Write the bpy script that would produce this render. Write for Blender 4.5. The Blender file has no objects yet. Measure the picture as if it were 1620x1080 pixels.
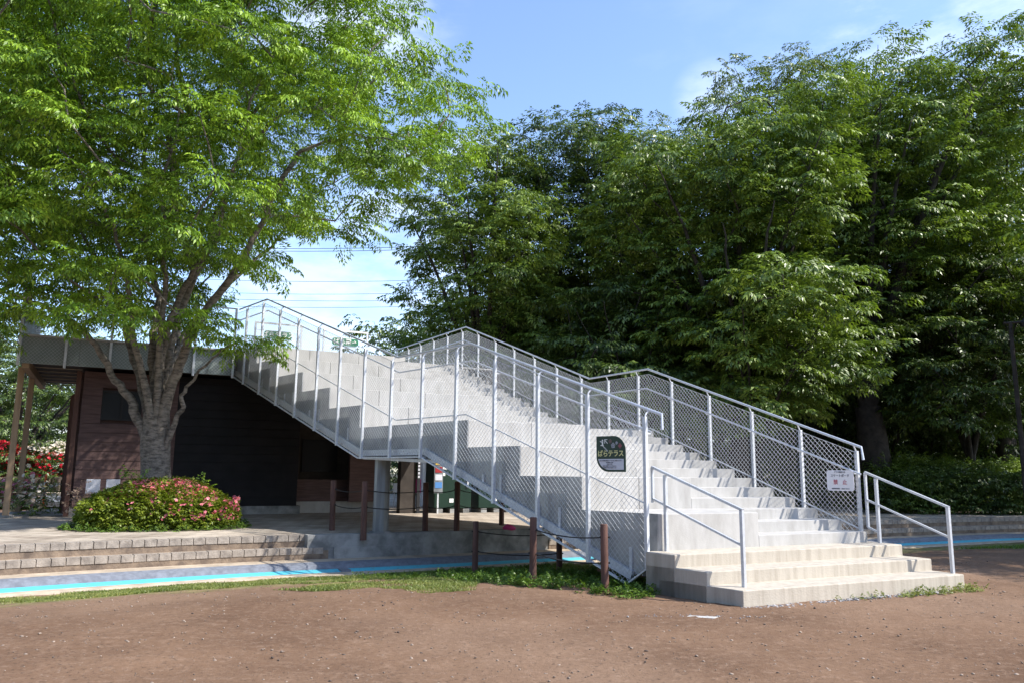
import bpy, math, random
import numpy as np
from mathutils import Vector, Matrix

# ------------------------------------------------------------------ camera, sky, sun
F_PX, PITCH, ROLL, EYE = 1250.0, 0.1652, 0.0102, 1.511
sc = bpy.context.scene
col = sc.collection
cd = bpy.data.cameras.new("camera"); cam = bpy.data.objects.new("camera", cd); col.objects.link(cam)
cd.sensor_width = 36.0; cd.lens = F_PX/1620*36; cd.clip_start = 0.1; cd.clip_end = 3000
_c, _s = math.cos(ROLL), math.sin(ROLL)
_f = Vector((0, math.cos(PITCH), math.sin(PITCH))); _u0 = Vector((0, -math.sin(PITCH), math.cos(PITCH))); _r0 = Vector((1, 0, 0))
_r = _r0*_c+_u0*_s; _u = _u0*_c-_r0*_s
m = Matrix((_r, _u, -_f)).transposed().to_4x4(); m.translation = Vector((0, 0, EYE)); cam.matrix_world = m
sc.camera = cam

SUN_EL, SUN_HEAD = 47.0, 105.0          # elevation, compass heading of the sun seen from above (0 = +y, 90 = +x)
sd = Vector((math.sin(math.radians(SUN_HEAD))*math.cos(math.radians(SUN_EL)), math.cos(math.radians(SUN_HEAD))*math.cos(math.radians(SUN_EL)), math.sin(math.radians(SUN_EL))))
ld = bpy.data.lights.new("sun", 'SUN'); ld.energy = 5.0; ld.angle = math.radians(0.5); ld.color = (1.0, 0.955, 0.88)
sun = bpy.data.objects.new("sun", ld); col.objects.link(sun)
sun.rotation_euler = sd.to_track_quat('Z', 'Y').to_euler(); sun.location = sd*60

w = bpy.data.worlds.new("World"); sc.world = w; w.use_nodes = True
nt = w.node_tree; bg = nt.nodes['Background']
sky = nt.nodes.new('ShaderNodeTexSky'); sky.sky_type = 'NISHITA'; sky.sun_disc = False
sky.sun_elevation = math.radians(SUN_EL); sky.sun_rotation = math.radians(SUN_HEAD)
sky.air_density = 1.0; sky.dust_density = 0.6; sky.ozone_density = 1.6
bg.inputs['Strength'].default_value = 0.145
# thin clouds, placed by direction in the sky
tc = nt.nodes.new('ShaderNodeTexCoord'); mp = nt.nodes.new('ShaderNodeMapping'); mp.inputs['Scale'].default_value = (1.0, 1.0, 2.6)
no = nt.nodes.new('ShaderNodeTexNoise'); no.inputs['Scale'].default_value = 2.7; no.inputs['Detail'].default_value = 7; no.inputs['Roughness'].default_value = 0.55
rp = nt.nodes.new('ShaderNodeValToRGB'); rp.color_ramp.elements[0].position = 0.50; rp.color_ramp.elements[1].position = 0.72
sep = nt.nodes.new('ShaderNodeSeparateXYZ'); lo = nt.nodes.new('ShaderNodeMapRange')
lo.inputs['From Min'].default_value = 0.05; lo.inputs['From Max'].default_value = 0.5; lo.inputs['To Min'].default_value = 0.45; lo.inputs['To Max'].default_value = 0.12
mu = nt.nodes.new('ShaderNodeMath'); mu.operation = 'MULTIPLY'
mx = nt.nodes.new('ShaderNodeMix'); mx.data_type = 'RGBA'; mx.inputs[7].default_value = (6.4, 6.9, 7.8, 1)
L = nt.links.new
L(tc.outputs['Generated'], mp.inputs[0]); L(mp.outputs[0], no.inputs[0]); L(no.outputs['Fac'], rp.inputs[0])
L(tc.outputs['Generated'], sep.inputs[0]); L(sep.outputs[2], lo.inputs[0]); L(rp.outputs[0], mu.inputs[0]); L(lo.outputs[0], mu.inputs[1])
tint = nt.nodes.new('ShaderNodeMix'); tint.data_type = 'RGBA'; tint.blend_type = 'MULTIPLY'; tint.inputs[0].default_value = 1.0; tint.inputs[7].default_value = (1.42, 1.44, 1.55, 1)
L(sky.outputs[0], tint.inputs[6]); prev = mu.outputs[0]
for (hx, hy, hz), r_out, r_in, amt in [((-0.20, 1.0, 0.155), 0.975, 0.999, 0.42), ((-0.10, 1.0, 0.30), 0.985, 0.999, 0.45), ((-0.24, 1.0, 0.66), 0.988, 0.999, 0.5), ((0.27, 1.0, 0.50), 0.9985, 0.9999, 0.3), ((0.60, 1.0, 0.5), 0.97, 0.999, 0.35)]:
    dn = Vector((hx, hy, hz)).normalized(); dp = nt.nodes.new('ShaderNodeVectorMath'); dp.operation = 'DOT_PRODUCT'; dp.inputs[1].default_value = dn; L(tc.outputs['Generated'], dp.inputs[0])
    mr = nt.nodes.new('ShaderNodeMapRange'); mr.interpolation_type = 'SMOOTHSTEP'; mr.inputs['From Min'].default_value = r_out; mr.inputs['From Max'].default_value = r_in; mr.inputs['To Max'].default_value = amt; L(dp.outputs['Value'], mr.inputs[0])
    n2 = nt.nodes.new('ShaderNodeTexNoise'); n2.inputs['Scale'].default_value = 7.5; n2.inputs['Detail'].default_value = 8; n2.inputs['Roughness'].default_value = 0.6; L(mp.outputs[0], n2.inputs[0])
    r2 = nt.nodes.new('ShaderNodeMapRange'); r2.interpolation_type = 'SMOOTHSTEP'; r2.inputs['From Min'].default_value = 0.36; r2.inputs['From Max'].default_value = 0.62; L(n2.outputs['Fac'], r2.inputs[0])
    m3 = nt.nodes.new('ShaderNodeMath'); m3.operation = 'MULTIPLY'; L(mr.outputs[0], m3.inputs[0]); L(r2.outputs[0], m3.inputs[1])
    m4 = nt.nodes.new('ShaderNodeMath'); m4.operation = 'MAXIMUM'; L(prev, m4.inputs[0]); L(m3.outputs[0], m4.inputs[1]); prev = m4.outputs[0]
L(prev, mx.inputs[0]); L(tint.outputs[2], mx.inputs[6]); L(mx.outputs[2], bg.inputs[0])
sc.view_settings.view_transform = 'Standard'; sc.view_settings.look = 'None'; sc.view_settings.gamma = 1.0
sc.view_settings.use_curve_mapping = False; sc.view_settings.exposure = 0.62
sc.cycles.max_bounces = 7; sc.cycles.diffuse_bounces = 3; sc.cycles.transmission_bounces = 4; sc.cycles.transparent_max_bounces = 8
sc.cycles.use_denoising = True

# ------------------------------------------------------------------ helpers
rng = np.random.default_rng(7); random.seed(7)
def ray(px, py):
    X, Y = px-810, py-540; X, Y = X*_c+Y*_s, -X*_s+Y*_c
    a = (X/F_PX, 1.0, -Y/F_PX); cp, sp = math.cos(PITCH), math.sin(PITCH)
    return np.array([a[0], a[1]*cp-a[2]*sp, a[1]*sp+a[2]*cp])
def at(px, py, depth):                     # a surveyed point: direction seen from the path, at a real distance
    R = ray(px, py); return R*(depth/R[1])+np.array([0, 0, EYE])
def onz(px, py, z): R = ray(px, py); return R*((z-EYE)/R[2])+np.array([0, 0, EYE])
def proj(P):
    P = np.atleast_2d(P); x, y, z = P[:, 0], P[:, 1], P[:, 2]-EYE; cp, sp = math.cos(PITCH), math.sin(PITCH)
    yc = y*cp+z*sp; zc = -y*sp+z*cp; X = F_PX*x/yc; Y = -F_PX*zc/yc
    return np.stack([810+X*_c-Y*_s, 540+X*_s+Y*_c], 1)

def mat(name, color, rough=0.8, metal=0.0, var=0.0, scale=3.0, color2=None, bump=0.0, bscale=40.0, spec=0.3, detail=6, lo=0.35, hi=0.65, stretch=None, coords='Object'):
    m = bpy.data.materials.new(name); m.use_nodes = True; t = m.node_tree; b = t.nodes['Principled BSDF']
    b.inputs['Roughness'].default_value = rough; b.inputs['Metallic'].default_value = metal; b.inputs['Specular IOR Level'].default_value = spec
    b.inputs['Base Color'].default_value = (*color, 1)
    tcn = t.nodes.new('ShaderNodeTexCoord'); src = tcn.outputs[coords]
    if stretch:
        mpn = t.nodes.new('ShaderNodeMapping'); mpn.inputs['Scale'].default_value = stretch; t.links.new(src, mpn.inputs[0]); src = mpn.outputs[0]
    if var or color2:
        n = t.nodes.new('ShaderNodeTexNoise'); n.inputs['Scale'].default_value = scale; n.inputs['Detail'].default_value = detail; n.inputs['Roughness'].default_value = 0.62
        t.links.new(src, n.inputs[0])
        r = t.nodes.new('ShaderNodeValToRGB'); r.color_ramp.elements[0].position = lo; r.color_ramp.elements[1].position = hi
        c2 = color2 if color2 else tuple(c*(1-var) for c in color); c1 = color if color2 else tuple(min(1, c*(1+var*0.5)) for c in color)
        r.color_ramp.elements[0].color = (*c2, 1); r.color_ramp.elements[1].color = (*c1, 1)
        t.links.new(n.outputs['Fac'], r.inputs[0]); t.links.new(r.outputs[0], b.inputs['Base Color'])
    if bump:
        n2 = t.nodes.new('ShaderNodeTexNoise'); n2.inputs['Scale'].default_value = bscale; n2.inputs['Detail'].default_value = 5
        t.links.new(tcn.outputs[coords], n2.inputs[0]); bn = t.nodes.new('ShaderNodeBump'); bn.inputs['Strength'].default_value = bump; bn.inputs['Distance'].default_value = 0.02
        t.links.new(n2.outputs['Fac'], bn.inputs['Height']); t.links.new(bn.outputs[0], b.inputs['Normal'])
    return m

def tag(o, label=None, cat=None, group=None, kind=None):
    if label: o['label'] = label
    if cat: o['category'] = cat
    if group: o['group'] = group
    if kind: o['kind'] = kind
    return o
def empty(name, loc=(0, 0, 0), rz=0):
    o = bpy.data.objects.new(name, None); o.empty_display_size = 0.2; o.location = [float(c) for c in loc]; o.rotation_euler = (0, 0, rz); col.objects.link(o); return o
def mesh_np(name, V, Fc, material, parent=None, smooth=False):
    """V (n,3), Fc (k,4) or (k,3) index array, or a list of polygons."""
    me = bpy.data.meshes.new(name)
    V = np.asarray(V, dtype=np.float32)
    if parent is not None:
        pm = parent.matrix_world_tr if hasattr(parent, 'matrix_world_tr') else None
    if isinstance(Fc, np.ndarray):
        k, n = Fc.shape
        me.vertices.add(len(V)); me.vertices.foreach_set('co', V.ravel())
        me.loops.add(k*n); me.loops.foreach_set('vertex_index', Fc.astype(np.int32).ravel())
        me.polygons.add(k); me.polygons.foreach_set('loop_start', np.arange(0, k*n, n, dtype=np.int32)); me.polygons.foreach_set('loop_total', np.full(k, n, dtype=np.int32))
        me.update(calc_edges=True)
    else:
        me.from_pydata([tuple(map(float, v)) for v in V], [], Fc); me.update()
    if smooth: me.polygons.foreach_set('use_smooth', np.ones(len(me.polygons), dtype=bool))
    me.materials.append(material)
    o = bpy.data.objects.new(name, me); col.objects.link(o)
    if parent is not None:
        o.parent = parent; o.matrix_parent_inverse = Matrix.LocRotScale(parent.location, parent.rotation_euler, None).inverted()
    return o
class MB:
    def __init__(s): s.v = []; s.f = []
    def add(s, V, Fc):
        n = len(s.v); s.v += [tuple(map(float, p)) for p in V]; s.f += [tuple(i+n for i in f) for f in Fc]; return s
    def prism(s, poly, z0, z1):            # plan polygon (ccw) extruded
        poly = [tuple(p[:2]) for p in poly]
        a = sum(poly[i][0]*poly[(i+1) % len(poly)][1]-poly[(i+1) % len(poly)][0]*poly[i][1] for i in range(len(poly)))
        if a < 0: poly = poly[::-1]
        k = len(poly); V = [(x, y, z0) for x, y in poly]+[(x, y, z1) for x, y in poly]
        return s.add(V, [tuple(range(k))[::-1], tuple(range(k, 2*k))]+[(i, (i+1) % k, k+(i+1) % k, k+i) for i in range(k)])
    def hexa(s, P):                        # 8 corners: bottom 4 then top 4
        return s.add(P, [(3, 2, 1, 0), (4, 5, 6, 7), (0, 1, 5, 4), (1, 2, 6, 5), (2, 3, 7, 6), (3, 0, 4, 7)])
    def slab(s, poly3, nvec, th):          # planar polygon in 3D with thickness
        nv = np.array(nvec)*th; P = [np.array(p) for p in poly3]; k = len(P)
        V = P+[p+nv for p in P]
        return s.add(V, [tuple(range(k))[::-1], tuple(range(k, 2*k))]+[(i, (i+1) % k, k+(i+1) % k, k+i) for i in range(k)])
    def bar(s, p, q, w_, h_, up=(0, 0, 1)):
        p = np.array(p, float); q = np.array(q, float); d = q-p; d /= np.linalg.norm(d); up = np.array(up, float)
        if abs(d@up) > 0.99: up = np.array([0, 1, 0.])
        sv = np.cross(d, up); sv /= np.linalg.norm(sv); uv = np.cross(sv, d)
        c = [(-1, -1), (1, -1), (1, 1), (-1, 1)]
        return s.hexa([p+sv*a*w_/2+uv*b*h_/2 for a, b in c]+[q+sv*a*w_/2+uv*b*h_/2 for a, b in c])
    def tube(s, pts, r, n=8, caps=True):
        pts = [np.array(p, float) for p in pts]; k = len(pts); rr = r if hasattr(r, '__len__') else [r]*k
        T = [pts[min(i+1, k-1)]-pts[max(i-1, 0)] for i in range(k)]; T = [t/max(1e-9, np.linalg.norm(t)) for t in T]
        a = np.array([0, 0, 1.]) if abs(T[0][2]) < 0.9 else np.array([1., 0, 0]); V = []
        for i in range(k):
            a = a-T[i]*(a@T[i]); a /= max(1e-9, np.linalg.norm(a)); b = np.cross(T[i], a)
            for j in range(n):
                th = 2*math.pi*j/n; V.append(pts[i]+(a*math.cos(th)+b*math.sin(th))*rr[i])
        Fc = [(i*n+j, i*n+(j+1) % n, (i+1)*n+(j+1) % n, (i+1)*n+j) for i in range(k-1) for j in range(n)]
        if caps: Fc += [tuple(range(n))[::-1], tuple((k-1)*n+j for j in range(n))]
        return s.add(V, Fc)
    def build(s, name, material, parent=None, smooth=False, bevel=0.0):
        o = mesh_np(name, np.array(s.v), s.f, material, parent)
        if smooth:
            o.data.polygons.foreach_set('use_smooth', np.ones(len(o.data.polygons), dtype=bool))
            try: o.data.set_sharp_from_angle(angle=math.radians(50))
            except Exception: pass
        if bevel:
            b = o.modifiers.new('bevel', 'BEVEL'); b.width = bevel; b.segments = 2; b.limit_method = 'ANGLE'; b.angle_limit = math.radians(40)
        return o
def text_mesh(name, s, size, material, origin, xdir, ydir, parent, depth=0.004, align='CENTER', sx=1.0):
    cu = bpy.data.curves.new(name, 'FONT'); cu.body = s; cu.size = size; cu.align_x = align; cu.align_y = 'CENTER'; cu.extrude = depth/2; cu.offset = size*0.012
    to = bpy.data.objects.new(name, cu); col.objects.link(to)
    dg = bpy.context.evaluated_depsgraph_get(); dg.update()
    me = bpy.data.meshes.new_from_object(to.evaluated_get(dg)); bpy.data.objects.remove(to)
    n = len(me.vertices); V = np.zeros(n*3, dtype=np.float32); me.vertices.foreach_get('co', V); V = V.reshape(-1, 3)
    xd = np.array(xdir); yd = np.array(ydir); zd = np.cross(xd, yd)
    V = np.array(origin)+V[:, :1]*xd*sx+V[:, 1:2]*yd+V[:, 2:3]*zd
    me.vertices.foreach_set('co', V.astype(np.float32).ravel()); me.materials.clear(); me.materials.append(material); me.update(); me.name = name
    o = bpy.data.objects.new(name, me); col.objects.link(o)
    if parent is not None:
        o.parent = parent; o.matrix_parent_inverse = Matrix.LocRotScale(parent.location, parent.rotation_euler, None).inverted()
    return o

# ------------------------------------------------------------------ materials
M = {}
M['concrete'] = mat('pale_concrete', (0.45, 0.435, 0.41), 0.85, color2=(0.34, 0.325, 0.30), stretch=(1.6, 1.6, 0.5), scale=3.2, bump=0.12, bscale=55, lo=0.3, hi=0.62)
M['base_concrete'] = mat('warm_concrete', (0.47, 0.42, 0.345), 0.88, color2=(0.35, 0.305, 0.245), scale=5.0, bump=0.2, bscale=45, lo=0.30, hi=0.6, stretch=(2.2, 2.2, 0.22))
M['grey_concrete'] = mat('stained_concrete', (0.34, 0.335, 0.32), 0.9, color2=(0.15, 0.15, 0.145), scale=2.0, bump=0.2, bscale=30, lo=0.38, hi=0.6)
M['galv'] = mat('galvanised_steel', (0.66, 0.675, 0.69), 0.5, 0.25, color2=(0.50, 0.52, 0.545), scale=30, spec=0.5)
M['rail_paint'] = mat('pale_grey_rail', (0.58, 0.6, 0.63), 0.38, 0.35, color2=(0.48, 0.5, 0.54), scale=22, spec=0.5)
M['column'] = mat('shaded_galvanised', (0.30, 0.315, 0.32), 0.45, 0.35, color2=(0.17, 0.18, 0.19), scale=2.5, stretch=(2, 2, 0.3))  # darker zinc than the posts: the column's shade is put into the colour
M['wire'] = mat('zinc_wire', (0.46, 0.475, 0.49), 0.5, 0.25, spec=0.5)
M['panel'] = mat('galvanised_side_panel', (0.36, 0.36, 0.355), 0.45, 0.3, color2=(0.20, 0.205, 0.21), scale=1.3, lo=0.42, hi=0.58, bump=0.05, bscale=25, spec=0.5)
M['fascia'] = mat('green_grey_fascia', (0.26, 0.30, 0.28), 0.5, 0.2, color2=(0.19, 0.225, 0.205), scale=1.3)
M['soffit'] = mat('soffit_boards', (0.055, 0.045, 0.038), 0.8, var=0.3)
M['white_paint'] = mat('white_paint', (0.78, 0.78, 0.76), 0.5, var=0.06)
M['rope'] = mat('black_rope', (0.03, 0.03, 0.03), 0.8)
M['post_wood'] = mat('brown_post', (0.15, 0.075, 0.055), 0.75, color2=(0.085, 0.045, 0.035), scale=14, stretch=(1, 1, 0.15), bump=0.3, bscale=60)
M['tan_wood'] = mat('tan_timber', (0.44, 0.30, 0.18), 0.7, color2=(0.30, 0.2, 0.12), scale=9, stretch=(1, 1, 0.1))
M['bark'] = mat('zelkova_bark', (0.22, 0.19, 0.155), 0.9, color2=(0.07, 0.06, 0.05), scale=7, stretch=(1, 1, 2.6), bump=1.0, bscale=26, lo=0.36, hi=0.6)
M['dark_bark'] = mat('dark_bark', (0.07, 0.058, 0.048), 0.95, color2=(0.03, 0.026, 0.022), scale=4, bump=0.5, bscale=12)
M['blue'] = mat('blue_channel_paint', (0.09, 0.44, 0.55), 0.7, color2=(0.14, 0.25, 0.27), scale=11, lo=0.30, hi=0.46, detail=10)
M['kerb'] = mat('blue_grey_kerb', (0.20, 0.215, 0.25), 0.9, color2=(0.13, 0.14, 0.165), scale=9.0, bump=0.3, bscale=50)
M['brick'] = mat('coping_brick', (0.36, 0.31, 0.26), 0.9, color2=(0.20, 0.17, 0.145), scale=7, bump=0.4, bscale=40)
M['riser'] = mat('step_riser', (0.26, 0.195, 0.14), 0.95, color2=(0.12, 0.09, 0.07), scale=5, bump=0.4, bscale=30)
M['tread'] = mat('sandy_tread', (0.44, 0.36, 0.27), 0.95, var=0.3, scale=4, bump=0.2)
M['black'] = mat('black_plastic', (0.02, 0.02, 0.022), 0.5)
M['glass'] = mat('dark_glass', (0.012, 0.014, 0.018), 0.35, spec=0.25)
M['green_paint'] = mat('dark_green_paint', (0.008, 0.028, 0.016), 0.45, var=0.2)
M['sign_green'] = mat('sign_dark_green', (0.012, 0.038, 0.022), 0.4)
M['way_green'] = mat('wayfinding_green', (0.03, 0.17, 0.085), 0.45)
M['sign_white'] = mat('sign_white', (0.60, 0.61, 0.66), 0.4)
M['panel_white'] = mat('sign_panel_white', (0.74, 0.72, 0.74), 0.4, var=0.04)
M['text_white'] = mat('text_white', (0.85, 0.85, 0.8), 0.5)
M['text_yellow'] = mat('text_pale_yellow', (0.8, 0.76, 0.35), 0.5)
M['text_red'] = mat('text_red', (0.50, 0.14, 0.17), 0.5)
M['text_grey'] = mat('text_dark', (0.20, 0.20, 0.23), 0.5)
M['red'] = mat('red_plastic', (0.32, 0.025, 0.03), 0.5)
M['pink'] = mat('pink_plastic', (0.62, 0.06, 0.22), 0.5)
M['orange'] = mat('orange_pole', (0.8, 0.13, 0.03), 0.5)
M['asphalt'] = mat('asphalt', (0.15, 0.155, 0.165), 0.9, var=0.2, scale=6, bump=0.2)
M['stone_wall'] = mat('rough_stone', (0.14, 0.11, 0.085), 0.95, color2=(0.035, 0.028, 0.022), scale=3.5, bump=0.8, bscale=6)
M['yellow'] = mat('yellow_sticker', (0.6, 0.4, 0.06), 0.5)
M['blue_sticker'] = mat('blue_sticker', (0.08, 0.22, 0.5), 0.5)

def siding_material():
    m = bpy.data.materials.new('brown_siding'); m.use_nodes = True; t = m.node_tree; b = t.nodes['Principled BSDF']; b.inputs['Roughness'].default_value = 0.72
    tcn = t.nodes.new('ShaderNodeTexCoord'); s = t.nodes.new('ShaderNodeSeparateXYZ'); t.links.new(tcn.outputs['Object'], s.inputs[0])
    n = t.nodes.new('ShaderNodeTexNoise'); n.inputs['Scale'].default_value = 5; n.inputs['Detail'].default_value = 8
    mp_ = t.nodes.new('ShaderNodeMapping'); mp_.inputs['Scale'].default_value = (0.5, 0.5, 4); t.links.new(tcn.outputs['Object'], mp_.inputs[0]); t.links.new(mp_.outputs[0], n.inputs[0])
    r = t.nodes.new('ShaderNodeValToRGB'); e = r.color_ramp.elements; e[0].position = 0.3; e[0].color = (0.075, 0.040, 0.035, 1); e[1].position = 0.8; e[1].color = (0.15, 0.088, 0.08, 1)
    t.links.new(n.outputs['Fac'], r.inputs[0]); t.links.new(r.outputs[0], b.inputs['Base Color'])
    return m
M['siding'] = siding_material()
M['shade_board'] = mat('boards_with_shade_tone', (0.016, 0.015, 0.017), 0.75, color2=(0.009, 0.009, 0.011), scale=2)  # wall right of the trunk: its deep shade is put into the board colour

def leaf_material(name, c_dark, c_mid, c_lit, trans=0.4, gloss=0.35, nscale=0.9):
    m = bpy.data.materials.new(name); m.use_nodes = True; t = m.node_tree
    for nn in list(t.nodes): t.nodes.remove(nn)
    out = t.nodes.new('ShaderNodeOutputMaterial'); p = t.nodes.new('ShaderNodeBsdfPrincipled'); tr = t.nodes.new('ShaderNodeBsdfTranslucent'); mix = t.nodes.new('ShaderNodeMixShader')
    geo = t.nodes.new('ShaderNodeNewGeometry'); tcn = t.nodes.new('ShaderNodeTexCoord'); n = t.nodes.new('ShaderNodeTexNoise'); n.inputs['Scale'].default_value = nscale; n.inputs['Detail'].default_value = 3
    t.links.new(tcn.outputs['Object'], n.inputs[0])
    add = t.nodes.new('ShaderNodeMath'); add.operation = 'MULTIPLY_ADD'; add.inputs[1].default_value = 0.45
    sub = t.nodes.new('ShaderNodeMath'); sub.operation = 'SUBTRACT'; sub.inputs[1].default_value = 0.22
    t.links.new(geo.outputs['Random Per Island'], add.inputs[0]); t.links.new(n.outputs['Fac'], sub.inputs[0]); t.links.new(sub.outputs[0], add.inputs[2])
    r = t.nodes.new('ShaderNodeValToRGB'); e = r.color_ramp.elements
    e[0].position = 0.2; e[0].color = (*c_dark, 1); e[1].position = 0.85; e[1].color = (*c_lit, 1); em = r.color_ramp.elements.new(0.5); em.color = (*c_mid, 1)
    t.links.new(add.outputs[0], r.inputs[0]); t.links.new(r.outputs[0], p.inputs['Base Color'])
    g = t.nodes.new('ShaderNodeMix'); g.data_type = 'RGBA'; g.blend_type = 'MULTIPLY'; g.inputs[0].default_value = 1.0; g.inputs[7].default_value = (1.15, 1.25, 0.55, 1)
    t.links.new(r.outputs[0], g.inputs[6]); t.links.new(g.outputs[2], tr.inputs[0])
    p.inputs['Roughness'].default_value = 0.42; p.inputs['Specular IOR Level'].default_value = gloss
    mix.inputs[0].default_value = trans; t.links.new(p.outputs[0], mix.inputs[1]); t.links.new(tr.outputs[0], mix.inputs[2]); t.links.new(mix.outputs[0], out.inputs[0])
    return m
M['leaf_near'] = leaf_material('bright_zelkova_leaves', (0.05, 0.10, 0.012), (0.17, 0.29, 0.022), (0.38, 0.54, 0.06), 0.22)
M['leaf_far'] = leaf_material('green_leaves', (0.045, 0.08, 0.016), (0.135, 0.205, 0.03), (0.30, 0.39, 0.07), 0.24, 0.5)
M['leaf_dark'] = leaf_material('dark_leaves', (0.022, 0.042, 0.012), (0.07, 0.115, 0.024), (0.18, 0.25, 0.05), 0.22, 0.5)
M['leaf_olive'] = leaf_material('olive_leaves', (0.04, 0.068, 0.022), (0.13, 0.175, 0.048), (0.28, 0.34, 0.095), 0.24, 0.5)
M['leaf_azalea'] = leaf_material('azalea_leaves', (0.05, 0.085, 0.010), (0.16, 0.21, 0.02), (0.34, 0.38, 0.05), 0.3, nscale=3)
M['leaf_weed'] = leaf_material('weed_leaves', (0.045, 0.10, 0.015), (0.095, 0.17, 0.022), (0.19, 0.28, 0.045), 0.3, nscale=2)
M['leaf_grass'] = leaf_material('short_grass', (0.10, 0.14, 0.03), (0.2, 0.24, 0.06), (0.36, 0.34, 0.12), 0.3, nscale=1.5)
M['petal_pink'] = leaf_material('pink_petals', (0.62, 0.08, 0.16), (0.82, 0.2, 0.27), (0.9, 0.42, 0.45), 0.3)
M['petal_red'] = leaf_material('red_petals', (0.4, 0.008, 0.02), (0.6, 0.02, 0.04), (0.7, 0.06, 0.09), 0.3)
M['petal_white'] = leaf_material('white_petals', (0.55, 0.4, 0.36), (0.75, 0.65, 0.58), (0.85, 0.82, 0.75), 0.3)
M['petal_rose'] = leaf_material('rose_petals', (0.6, 0.12, 0.25), (0.75, 0.22, 0.38), (0.85, 0.45, 0.55), 0.3)

# ------------------------------------------------------------------ plan of the stair: origin N, v along the treads, n up the flight
AV, AN, AF, AB = 1.1055, -0.7121, -0.5343, -0.5953
D2 = lambda a: np.array([math.sin(a), math.cos(a)])
v, u, uf, ub = D2(AV), D2(AN), D2(AF), D2(AB); n_ = D2(AV-math.pi/2)
K = np.array([2.718, 9.5314]); N = K+u*1.5402+v*0.305; FAR = N+v*3.9899
RZ = 0.16; H1 = 0.1953; Zl = lambda lv: (lv-1)*RZ+H1
G = 1.3958; PP = G*math.cos(AN-AV+math.pi/2); g = PP/3; TL = 7.69          # bench go, small go, start of the upper flight
nearA = lambda t: -0.252*t; rightA = lambda t: 1.772-0.069*t; farA = lambda t: 3.99-0.069*t
S = lambda a, t, z=0.0: np.array([*(N+v*a+n_*t), z])
V3 = lambda d, z=0.0: np.array([d[0], d[1], z])
nl = np.array([-u[1], u[0]])                                              # outward normal of the near side
nf = np.array([uf[1], -uf[0]])                                            # outward normal of the far side

# ------------------------------------------------------------------ rim of the sports ground (curve of the blue channel)
rim_px = [(-900, 1030), (-450, 976), (0, 941), (200, 927), (420, 913), (603, 904), (740, 897), (930, 887), (1435, 864), (1620, 855), (1900, 845)]
rp_ = []
base = [onz(x, y, -0.33)[:2] for x, y in rim_px[2:10]]
rp_ = [np.array([-13.5, 7.0]), np.array([-10.3, 9.7])]+base+[np.array([21.5, 26.3]), np.array([30.0, 28.0])]
def catmull(P, k=24):
    out = []
    P = [2*P[0]-P[1]]+P+[2*P[-1]-P[-2]]
    for i in range(1, len(P)-2):
        for j in range(k):
            t = j/k; a, b, c, d = P[i-1:i+3]
            out.append(0.5*((2*b)+(-a+c)*t+(2*a-5*b+4*c-d)*t*t+(-a+3*b-3*c+d)*t**3))
    out.append(P[-2]); return np.array(out)
RIM = catmull(rp_)
for _ in range(30): RIM[1:-1] = 0.25*RIM[:-2]+0.5*RIM[1:-1]+0.25*RIM[2:]
seg = np.linalg.norm(np.diff(RIM, axis=0), axis=1); arc = np.concatenate([[0], np.cumsum(seg)])
_n = int(arc[-1]/0.1); ss = np.linspace(0, arc[-1], _n); RIM = np.stack([np.interp(ss, arc, RIM[:, 0]), np.interp(ss, arc, RIM[:, 1])], 1)
T_ = np.gradient(RIM, axis=0); T_ /= np.linalg.norm(T_, axis=1)[:, None]; RN = np.stack([-T_[:, 1], T_[:, 0]], 1)   # outward (away from camera)
def rim_off(o, i0=0, i1=None): return (RIM+RN*o)[i0:i1]
def rim_index_px(px):                      # index of the rim point seen in the direction px
    q = proj(np.column_stack([RIM, np.full(len(RIM), -0.1)])); ok = RIM[:, 1] > 3
    return int(np.argmin(np.abs(q[:, 0]-px)+(~ok)*1e6))
PAVE = 0.285
def rim_dist(P):                           # signed distance, positive inside (camera side)
    P = np.atleast_2d(P); out = np.empty(len(P))
    for i in range(0, len(P), 4000):
        d = P[i:i+4000, None, :]-RIM[None, ::2, :]; dd = (d**2).sum(2); j = dd.argmin(1)
        nn = RN[::2][j]; out[i:i+4000] = -np.sign((d[np.arange(len(j)), j]*nn).sum(1))*np.sqrt(dd[np.arange(len(j)), j])
    return out
def ground_z(P):
    d = rim_dist(P); t = np.clip(1-d/4.6, 0, 1); return -0.33*(t*t*(3-2*t)*0.35+t*0.65)

def strip(name, offs, zs, material, i0=0, i1=None, **k):
    A = [np.column_stack([rim_off(o, i0, i1), np.full(len(rim_off(o, i0, i1)), z)]) for o, z in zip(offs, zs)]
    V = np.concatenate(A); m_ = len(A[0]); Fq = []
    for r in range(len(A)-1):
        i = np.arange(m_-1); Fq.append(np.stack([r*m_+i, r*m_+i+1, (r+1)*m_+i+1, (r+1)*m_+i], 1))
    o = mesh_np(name, V, np.concatenate(Fq), material, k.get('parent'))
    return o

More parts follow.
